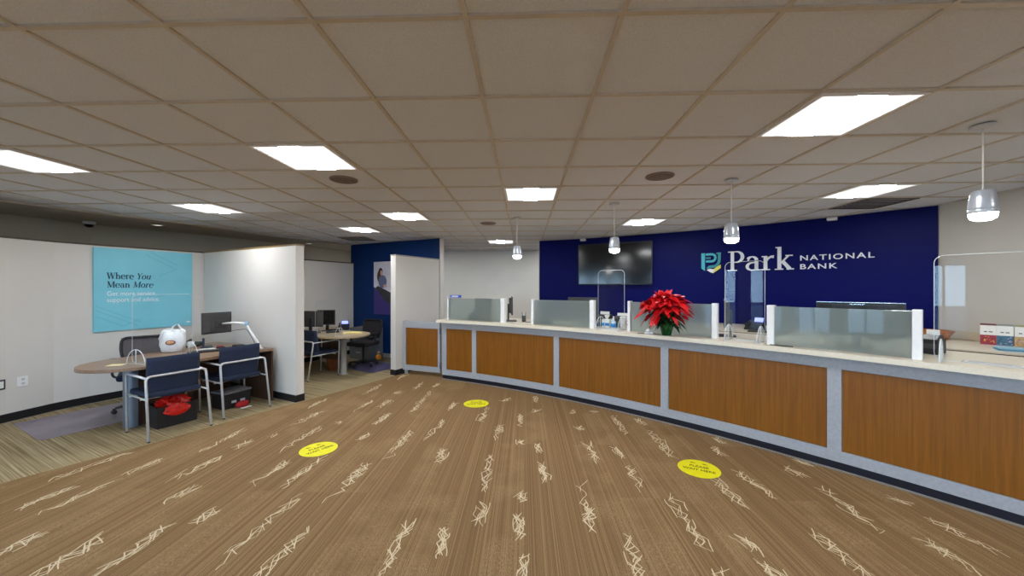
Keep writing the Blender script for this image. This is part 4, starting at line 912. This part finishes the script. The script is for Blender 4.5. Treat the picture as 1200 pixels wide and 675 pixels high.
def task_chair(label, loc, rotz, seat_z=.46, back_m=None, top=.93):
    t = empty('task_chair', label, 'chair', loc, rotz, 'rolling office chairs')
    base = None
    m = MB(); m.lathe([(.035, .06), (.035, .12), (.022, .13), (.022, seat_z-.06)], 14); m.obj('gas_lift', M_BPLA, t)
    for k in range(5):
        a = k*2*PI/5+.3; m = MB(); m.tube([(.02*math.cos(a), .02*math.sin(a), .1), (.27*math.cos(a), .27*math.sin(a), .075)], .02, 8, radii=[.026, .015]); o = m.obj('base_leg', M_BPLA, t)
        m = MB()
        for s in (-1, 1):
            M_ = Matrix.Translation((.28*math.cos(a), .28*math.sin(a), .031)) @ Matrix.Rotation(a, 4, 'Z') @ Matrix.Translation((0, s*.014, 0)) @ Matrix.Rotation(PI/2, 4, 'X'); m.lathe([(.001, -.009), (.024, -.009), (.026, 0), (.024, .009), (.001, .009)], 14, M=M_)
        m.box(-.012, -.01, .045, .012, .01, .075, M=Matrix.Translation((.28*math.cos(a), .28*math.sin(a), 0)) @ Matrix.Rotation(a, 4, 'Z')); m.obj('caster', M_BPLA, o)
    m = MB(); m.box(-.245, -.22, seat_z-.035, .245, .25, seat_z+.04, b=.03); m.box(-.1, -.12, seat_z-.065, .1, .12, seat_z-.034, b=.01); m.obj('seat', back_m or M_NFAB, t)
    fr_ = round_path([(-.19, -.25, seat_z+.1), (-.235, -.29, seat_z+.3), (-.225, -.33, top), (.225, -.33, top), (.235, -.29, seat_z+.3), (.19, -.25, seat_z+.1)], .07, 6)
    m = MB(); m.tube(list(fr_)+[Vector((0, -.24, seat_z+.08))], .016, 8, closed=True); m.tube([(0, -.1, seat_z-.05), (0, -.27, seat_z-.03), (0, -.27, seat_z+.12)], .02, 8); m.obj('back_frame', M_BPLA, t)
    m = MB(); nx, nz = 10, 8; vs = []
    for ly in (0, .008):
        for k in range(nz+1):
            for i_ in range(nx+1):
                u = i_/nx*2-1; v_ = k/nz; vs.append((u*(.19+.04*min(1, v_*2)), -.25-.08*v_+.02*(1-u*u)*-1-ly, seat_z+.1+(top-seat_z-.105)*v_))
    n1 = (nx+1)*(nz+1); fs = []
    for k in range(nz):
        for i_ in range(nx): a = k*(nx+1)+i_; fs += [(a, a+nx+1, a+nx+2, a+1), (n1+a, n1+a+1, n1+a+nx+2, n1+a+nx+1)]
    m.add(vs, fs, 0, True); m.obj('backrest', back_m or M_MESH, t)
    for s in (-1, 1):
        m = MB(); m.tube(round_path([(s*.2, 0, seat_z-.03), (s*.29, 0, seat_z), (s*.29, .0, seat_z+.2)], .04, 4), .013, 8); m.box(s*.29-.03, -.12, seat_z+.2, s*.29+.03, .13, seat_z+.225, b=.01); m.obj('armrest', M_BPLA, t)
    return t
tc1 = task_chair('grey mesh back office chair behind the desk under the poster', (-5.04, 4.76, .005), R(-135), top=.92)
tc2 = task_chair('black office chair in front of the blue wall', (-3.3, 7.5, .005), R(165), top=.92, back_m=mat('black_fabric', (30, 26, 30), .9, var=.3, scale=90))

# sneeze guards on the desks
shield(0, 0, 0, .78, 'clear acrylic shield on the desk below the aqua poster', DT, (at1(.23, -.12)[:2], at1(.02, .52)[:2]), foot=(.12, .165))
shield(0, 0, 0, .62, 'clear acrylic shield on the pale desk of the second bay', DT, (at2(-.36, .3)[:2], at2(-.22, -.2)[:2]), foot=(.12, .15))

# desk 1 items
mm = monitor('black monitor on a white arm at the desk beside the partition', at1(-.45, 1.02), R(252), .40, .31, .19, 'monitors on the office desks', base=False)
m = MB(); m.tube([(0, .05, .33), (0, .1, .33)], .014, 8); m.box(-.05, .045, .28, .05, .06, .38, b=.004); m.obj('arm_bracket', M_DGRY, mm)
b_ = at1(.36, 1.16)
def adopt(o, par): o.parent = par; o.matrix_parent_inverse = par.matrix_basis.inverted(); return o
def rel(p): return (p[0]-b_[0], p[1]-b_[1], p[2]-DT)
elbow = rel(at1(.10, 1.13, DT+.345)); head = rel(at1(-.37, 1.06, DT+.33))
m = MB(); m.lathe([(.04, 0), (.04, .012), (.02, .018), (.02, .05)], 20); m.tube([(0, 0, .03), (elbow[0]*.25, elbow[1]*.25, .12), (elbow[0]*.9, elbow[1]*.9, elbow[2]-.05), elbow], .015, 10); t = adopt(m.obj('support_arm', M_WHITE, loc=(b_[0], b_[1], DT)), mm); t['label'] = 'white jointed arm'
m = MB(); m.tube([elbow, ((elbow[0]+head[0])/2, (elbow[1]+head[1])/2, elbow[2]+.01), head], .016, 10); m.obj('upper_arm', M_WHITE, t)
m = MB(); m.lathe([(.022, -.03), (.026, -.02), (.026, .03), (.02, .036)], 16, M=Matrix.Translation(elbow)); m.obj('joint', mat('joint_pale_blue', (150, 180, 206), .35), t)
m = MB(); m.tube(round_path([(head[0], head[1], head[2]-.03), (head[0]*.8, head[1]*.8, head[2]-.1), (elbow[0], elbow[1], elbow[2]-.07), (elbow[0]*.5, elbow[1]*.5, .12), (elbow[0]*.1, elbow[1]*.1-.03, .01)], .06), .004, 6); m.obj('cable', M_DGRY, t)
m = MB(); m.prism([(-.07, -.14), (.07, -.14), (.04, .1), (-.04, .1)], 0, .014); m.prism([(-.035, .014), (.035, .014), (.02, .13), (-.02, .13)], -.06, -.035, M=Matrix(((0, 0, 1, 0), (1, 0, 0, 0), (0, 1, 0, 0), (0, 0, 0, 1)))); adopt(m.obj('foot_plate', mat('slate_plastic', (40, 50, 74), .4), loc=at1(-.5, .93), rotz=A1_+R(60)), mm)
t = empty('keyboard', 'black keyboard on the desk behind the right guest chair', 'keyboard', at1(-.02, .70), A1_+R(70))
m = MB(); m.box(-.2, -.065, 0, .2, .065, .018, b=.004); m.obj('body', M_BPLA, t); m = MB()
for r_ in range(5):
    for c in range(16): m.box(-.19+c*.0235, -.055+r_*.022, .018, -.17+c*.0235, -.037+r_*.022, .023)
m.obj('keys', M_DGRY, t)
t = empty('document_scanner', 'small flat black scanner on the desk beside the monitor', 'scanner', at1(-.08, 1.12), A1_)
m = MB(); m.box(-.06, -.06, 0, .06, .06, .035, b=.01); m.obj('body', M_BPLA, t); m = MB(); m.box(-.045, -.045, .0352, .045, .045, .038, b=.001); m.obj('lid', M_DGRY, t)
m = MB(); m.box(-.05, -.03, 0, .05, .03, .02, b=.006); m.box(-.045, -.025, .02, .03, .02, .034, 1, b=.005); tag(m.obj('stapler', [M_BPLA, mat('stapler_red', (150, 30, 36), .5)], loc=at1(-.2, .95), rotz=.6), 'black and red stapler on the desk in front of the monitor', 'stapler')
# shopping bag, white plastic with an oval mark
bx = at1(-.43, .50)
t = empty('shopping_bag', 'white plastic shopping bag with brown oval mark on the desk', 'bag', bx, A1_+R(60))
vs = []; fs = []; n = 28; prof = [(.0, .10, .06), (.02, .12, .08), (.10, .13, .085), (.19, .135, .075), (.25, .12, .05), (.275, .10, .025), (.27, .0, .0)]
rb = random.Random(8)
for z, rx, ry in prof:
    for i_ in range(n): a = 2*PI*i_/n; kx = 1+.05*math.sin(3*a+z*30)+.06*math.sin(7*a+z*23); vs.append((rx*math.cos(a)*kx, ry*math.sin(a)*kx, z+(.02*math.sin(5*a)+.012*math.sin(9*a))*(z > .2)))
for k in range(len(prof)-1):
    for i_ in range(n): fs.append((k*n+i_, k*n+(i_+1) % n, (k+1)*n+(i_+1) % n, (k+1)*n+i_))
fs.append(list(range(n))[::-1])
M_BAG = mat('white_plastic_film', (226, 230, 234), .35, var=.06, scale=20)
m = MB(); m.add(vs, fs, 0, True); m.obj('bag_body', M_BAG, t)
for s, h in ((-1, .29), (1, .34)):
    m = MB(); c = [(s*.12, 0, .22), (s*.10, .01, .28), (s*.045, .02, h+.03), (-s*.0, .02, h), (-s*.02, .01, .25)]
    for (x, y, z), (x2, y2, z2) in zip(c[:-1], c[1:]): m.add([(x-.012, y, z), (x+.012, y+.004, z), (x2+.012, y2+.004, z2), (x2-.012, y2, z2), (x-.012, y-.004, z), (x+.012, y, z), (x2+.012, y2, z2), (x2-.012, y2-.004, z2)], [(0, 1, 2, 3), (7, 6, 5, 4), (0, 3, 7, 4), (1, 5, 6, 2)], 0, True)
    m.obj('handle', M_BAG, t)
m = MB(); m.lathe([(.001, .0), (.052, .0), (.052, .004), (.001, .004)], 28, M=Matrix.Translation((-.01, -.095, .135)) @ Matrix.Rotation(PI/2+.1, 4, 'X') @ Matrix.Scale(.62, 4, (0, 1, 0))); o = m.obj('oval_mark', mat('oval_brown', (120, 62, 40), .5), t)
m = MB(); m.lathe([(.001, .0), (.040, .0), (.040, .002), (.001, .002)], 28, M=Matrix.Translation((-.01, -.0995, .135)) @ Matrix.Rotation(PI/2+.1, 4, 'X') @ Matrix.Scale(.55, 4, (0, 1, 0))); m.obj('oval_center', mat('oval_cream', (226, 170, 130), .5, var=.4, scale=120), o)
m = MB(); m.box(-.07, -.05, 0, .07, .05, .003); tag(m.obj('paper_note', mat('note_cream', (240, 226, 180), .7), loc=at1(.08, -.2), rotz=.3), 'small cream note on the rounded desk end', 'paper')
m = MB(); m.box(-.1, -.08, 0, .1, .08, .004, b=.001); m.box(-.09, -.07, .004, .08, .06, .007, 1); tag(m.obj('paper_stack', [M_PAPER, mat('paper_grey', (206, 206, 204), .7)], loc=at1(-.27, .80), rotz=1.0), 'loose white papers on the desk behind the shopping bag', 'papers')
t = empty('desk_phone', 'black desk phone on the desk behind the shopping bag', 'phone', at1(-.75, .85), A1_+R(40))
m = MB(); m.prism([(-.09, 0), (.09, 0), (.09, .06), (-.09, .025)], -.09, .09, M=Matrix(((0, 0, 1, 0), (1, 0, 0, 0), (0, 1, 0, 0), (0, 0, 0, 1)))); m.obj('body', M_BPLA, t); m = MB(); m.tube([(-.06, -.08, .05), (-.06, 0, .075), (-.06, .08, .085)], .018, 8, radii=[.022, .014, .022]); m.obj('handset', M_BPLA, t)
t = empty('mug', 'white mug on the desk between phone and monitor', 'mug', at1(-.62, .78)); m = MB(); m.lathe([(.035, 0), (.038, .005), (.038, .09), (.034, .09), (.033, .008), (.001, .006)], 22); m.obj('cup_body', M_WHITE, t); m = MB(); m.tube([(-.036, 0, .02), (-.06, 0, .035), (-.06, 0, .06), (-.036, 0, .075)], .005, 8); m.obj('handle', M_WHITE, t)

# crates below the guest chairs
def crumple(mb, cx, cy, cz, rx, ry, rz, seed, n=16, m_=9, mi=0):
    r_ = random.Random(seed); vs = []; fs = []
    for k in range(m_+1):
        ph_ = PI*k/m_
        for i_ in range(n): a = 2*PI*i_/n; q = 1+r_.uniform(-.22, .22); vs.append((cx+rx*math.sin(ph_)*math.cos(a)*q, cy+ry*math.sin(ph_)*math.sin(a)*q, cz+rz*math.cos(ph_)*(1+r_.uniform(-.15, .15))))
    for k in range(m_):
        for i_ in range(n): fs.append((k*n+i_, (k+1)*n+i_, (k+1)*n+(i_+1) % n, k*n+(i_+1) % n))
    mb.add(vs, fs, mi, False)
t = empty('storage_crate', 'black storage crate with a red bag under the left guest chair', 'crate', (-4.2, 4.27, 0), fa_)
m = MB()
for bx_ in ((-.17, -.15, .2, -.135), (-.17, .135, .2, .15), (-.17, -.135, -.155, .135), (.185, -.135, .2, .135)): m.box(bx_[0], bx_[1], .002, bx_[2], bx_[3], .24)
m.box(-.155, -.135, .002, .185, .135, .02); m.box(-.18, -.165, .225, .21, -.15, .245); m.box(-.18, .15, .225, .21, .165, .245); m.obj('crate_body', M_BPLA, t)
rbg = MB(); crumple(rbg, .015, -.03, .25, .155, .12, .08, 3, 26, 12); crumple(rbg, .0, -.165, .19, .11, .025, .07, 5, 22, 9); o = rbg.obj('red_bag', mat('red_plastic_film', (200, 26, 18), .4, var=.2, scale=20), loc=(-4.2, 4.27, 0), rotz=fa_); tag(o, 'crumpled red plastic bag stuffed in the crate under the chair', 'bag')
t = empty('equipment_case', 'black case with grey lid under the right guest chair', 'case', (-3.98, 4.92, 0), fa_+.1)
m = MB(); m.box(-.17, -.13, .002, .17, .13, .2, b=.01); m.obj('case_body', M_BPLA, t)
m = MB(); m.box(-.18, -.14, .2005, .18, .14, .225, b=.006); m.box(-.13, -.1, .2255, .14, .05, .24, b=.002); m.obj('lid', mat('lid_grey', (110, 108, 112), .4), t)
for x in (-.08, .03): m = MB(); m.box(x, -.1345, .07, x+.06, -.1305, .1); m.obj('latch', M_STEEL, t)
m = MB(); crumple(m, .02, -.19, .04, .09, .04, .045, 9, 12, 7); tag(m.obj('red_cloth', mat('red_cloth', (170, 24, 30), .8, var=.2), loc=(-3.98, 4.92, 0), rotz=fa_+.1), 'red cloth on the floor beside the black case', 'cloth')
m = MB(); m.box(-.06, -.02, 0, .06, .02, .006); tag(m.obj('white_tag', M_PAPER, loc=(-3.73, 4.86, .0005), rotz=fa_), 'white strip of paper on the floor below the right guest chair', 'paper')

# desk 2 items
monitor('black monitor on the second bay desk, its back to the guest chair', at2(-.16, .66), R(180), .42, .3, .12, 'monitors on the office desks')
monitor('dark monitor facing the blue wall in the second bay', at2(.2, .74), R(10), .34, .3, .12, 'monitors on the office desks')
desk_phone('black desk phone with blue screen on the second bay desk', at2(.5, .6), R(22))
m = MB(); m.box(-.17, -.12, 0, .17, .12, .012, b=.002); m.box(-.15, -.1, .012, .13, .09, .02, 1, b=.002); tag(m.obj('legal_pad', [mat('pad_yellow', (232, 214, 130), .7), mat('pad_yellow_light', (244, 230, 160), .7)], loc=at2(.18, -.02), rotz=.25), 'yellow legal pads on the rounded end of the pale desk', 'notepad')
m = MB(); m.box(-.12, -.09, 0, .12, .09, .03, b=.008); m.tube([(-.1, -.03, .045), (0, -.05, .06), (.1, -.03, .045)], .014, 8); tag(m.obj('calculator', M_BPLA, loc=at2(.1, .42), rotz=.5), 'black desk calculator behind the second bay shield', 'calculator')
t = empty('waste_basket', 'orange brown waste basket under the pale desk', 'basket', at2(.17, .5, 0)); m = MB(); m.lathe([(.1, .002), (.13, .3), (.135, .305), (.125, .305), (.095, .01)], 26); m.obj('bin_body', mat('basket_orange', (150, 84, 50), .6, var=.3, scale=30), t)
m = MB(); m.tube([(.13*math.cos(i*PI/13), .13*math.sin(i*PI/13), .305) for i in range(26)], .007, 6, closed=True); m.obj('rim', mat('basket_rim', (110, 58, 34), .6), t)
t = empty('toy_figure', 'small yellow and orange toy figure on the floor by the blue wall', 'toy', (-3.25, 8.18, 0)); m = MB(); m.lathe([(.02, .002), (.055, .01), (.065, .05), (.05, .1), (.025, .12)], 18); m.obj('body', mat('toy_yellow', (236, 176, 50), .6, var=.15), t)
m = MB(); m.lathe([(.005, .118), (.035, .135), (.038, .155), (.025, .18), (.002, .19)], 16); m.obj('head', mat('toy_pink', (240, 190, 160), .6), t); m = MB(); m.lathe([(.06, .05), (.068, .06), (.058, .08)], 18); m.obj('sash', mat('toy_orange', (226, 110, 20), .6), t)

# ------------------------------------------------------------------ wall pieces on the left
pd = Vector((.56, 1.24)).normalized(); pn = Vector((pd.y, -pd.x)); pa = Vector((-6.01, 4.93))+pd*.035+pn*.003; PW = 1.13
ps = empty('wall_poster', 'aqua poster with navy and white words on the long left partition', 'poster', (pa.x, pa.y, .985), math.atan2(pd.y, pd.x))
# local x along the wall, -y into the room
m = MB(); m.box(0, -.025, 0, PW, .0, 1.185, b=.002); m.obj('board', [M_TEAL], ps)
def adv(txt, size, sx): return sum(glyph(c)[1] for c in txt)*size*sx
m = MB(); s_, sx_ = .128, .82
serif_text(m, 'Where', .13, .745, s_, sx_, ext=.0015, M=Matrix.Translation((0, -.0255, 0)) @ XZ); serif_text(m, 'You', .13+adv('Where ', s_, sx_), .745, s_, sx_, .22, ext=.0015, M=Matrix.Translation((0, -.0255, 0)) @ XZ)
serif_text(m, 'Mean', .13, .62, s_, sx_, ext=.0015, M=Matrix.Translation((0, -.0255, 0)) @ XZ); serif_text(m, 'More', .13+adv('Mean ', s_, sx_), .62, s_, sx_, .22, ext=.0015, M=Matrix.Translation((0, -.0255, 0)) @ XZ)
m.obj('headline', M_NAVYINK, ps)
for txt, z in (('Get more service,', .505), ('support and advice.', .415)):
    m = MB(); v, f = text_mesh(txt, .09, .0007); m.add([(x*.82+.13, -.0262-q, y+z) for x, y, q in v], [k[::-1] for k in f]); m.obj('subheading', M_SIGNW, ps)
m = MB()
for x0, z0, x1, z1 in ((.02, .3, .45, .06), (.02, .36, .5, .1), (.02, .22, .3, .06), (.3, .06, .5, .16), (.55, 1.12, .9, .92), (.6, 1.16, .93, .98), (.7, .8, .93, .92)): stroke(m, [(x0, z0), (x1, z1)], .012, Matrix.Translation((0, -.0252, 0)) @ XZ, 0, .0006)
m.obj('line_pattern', mat('poster_aqua_dark', (112, 190, 210), .6), ps)
m = MB(); m.box(PW-.08, -.0262, .05, PW-.03, -.0252, .075); m.obj('corner_mark', M_SIGNW, ps)

ar0 = Vector((-3.525, 8.634))-bn*.0; ar0 = BL0+bd*((ar0-BL0).dot(bd))-bn*.003
art = empty('wall_print', 'purple and white photo print of a seated person on the blue wall', 'picture', (ar0.x, ar0.y, .99), math.atan2(bd.y, bd.x))
m = MB(); m.box(0, -.025, 0, .95, 0, 1.22, b=.002); m.obj('board', mat('print_purple', (58, 46, 120), .5, var=.1, scale=3), art)
m = MB(); m.prism([(.0, .64), (.95, .10), (.95, 1.22), (0, 1.22)], 0, .001, M=Matrix.Translation((0, -.0252, 0)) @ XZ); m.obj('photo_field', mat('print_light', (206, 206, 220), .5, var=.12, scale=5), art)
m = MB(); m.prism([(.14, .66), (.95, .34), (.95, .0), (.32, .34), (.05, .62)], .0002, .0012, M=Matrix.Translation((0, -.0252, 0)) @ XZ); m.obj('dark_field', mat('print_dark', (50, 54, 58), .5, var=.2), art)
def blob(mb, cx, cz, rx, rz, e, n=16): mb.prism([(cx+rx*math.cos(2*PI*i/n), cz+rz*math.sin(2*PI*i/n)) for i in range(n)], e, e+.0008, M=Matrix.Translation((0, -.0262, 0)) @ XZ)
m = MB(); blob(m, .22, .98, .07, .1, .0004); blob(m, .17, .88, .06, .13, .0006); m.obj('printed_hair', mat('print_brown', (66, 44, 40), .6), art)
m = MB(); blob(m, .25, .96, .04, .06, .0016); blob(m, .36, .66, .06, .03, .0017); m.obj('printed_skin', mat('print_skin', (206, 160, 140), .6), art)
m = MB(); blob(m, .28, .76, .13, .15, .0010); m.obj('printed_jacket', mat('print_jacket', (96, 106, 140), .6), art)

def outlet(y_, lab, dark):
    i0, i1 = (Vector((-6.16, 3.6)), Vector((-6.15, 4.2))) if y_ < 4.2 else (Vector((-6.15, 4.2)), Vector((-6.11, 4.62)))
    d_ = (i1-i0).normalized(); t_ = (y_-i0.y)/d_.y; p = i0+d_*t_+Vector((d_.y, -d_.x))*.0075; t = empty('wall_outlet', lab, 'outlet', (p.x, p.y, .46), math.atan2(d_.y, d_.x), 'wall outlets on the left partition')
    m = MB(); m.box(-.045, -.003, -.06, .045, .006, .06, b=.002); m.obj('plate', mat('outlet_frame_dark', (60, 60, 62), .5) if dark else M_WHITE, t)
    if dark: m = MB(); m.box(-.028, -.006, -.04, .028, -.0032, .04, b=.001); m.obj('switch', M_WHITE, t)
    else:
        for z in (-.025, .025): m = MB(); m.box(-.014, -.0045, z-.014, .014, -.0032, z+.014, b=.001); m.obj('socket', mat('socket_grey', (190, 190, 188), .5), t)
outlet(4.34, 'white wall outlet low on the left partition', False); outlet(4.15, 'dark framed switch plate low on the left, nearest the picture edge', True)

# ------------------------------------------------------------------ floor stickers
def sticker(x, y, rot, lab):
    t = empty('floor_sticker', lab, 'floor sticker', (x, y, .0069), rot, 'round yellow floor stickers')
    m = MB(); m.lathe([(.172, 0), (.172, .0008), (.001, .0009)], 48, smooth=False); m.obj('disc', M_YEL, t)
    m = MB()
    for txt, yy in (('PLEASE', .02), ('WAIT HERE', -.045)):
        v, f = text_mesh(txt, .05, .0002, 1.0, .0006); wd = max(q[0] for q in v); m.add([(p[0]-wd/2, p[1]+yy, .0013+p[2]) for p in v], f)
    for s in (-1, 1): m.prism([(s*.05-.02, .095), (s*.05+.02, .095), (s*.05+.02, .1), (s*.05-.02, .112)], .0011, .0014)
    m.obj('print', M_INK, t)
sticker(-2.033, 3.607, R(55), 'yellow floor sticker left of centre on the carpet')
sticker(-.664, 5.098, R(5), 'yellow floor sticker farthest away near the middle')
sticker(1.539, 3.328, R(-25), 'yellow floor sticker at right near the counter')
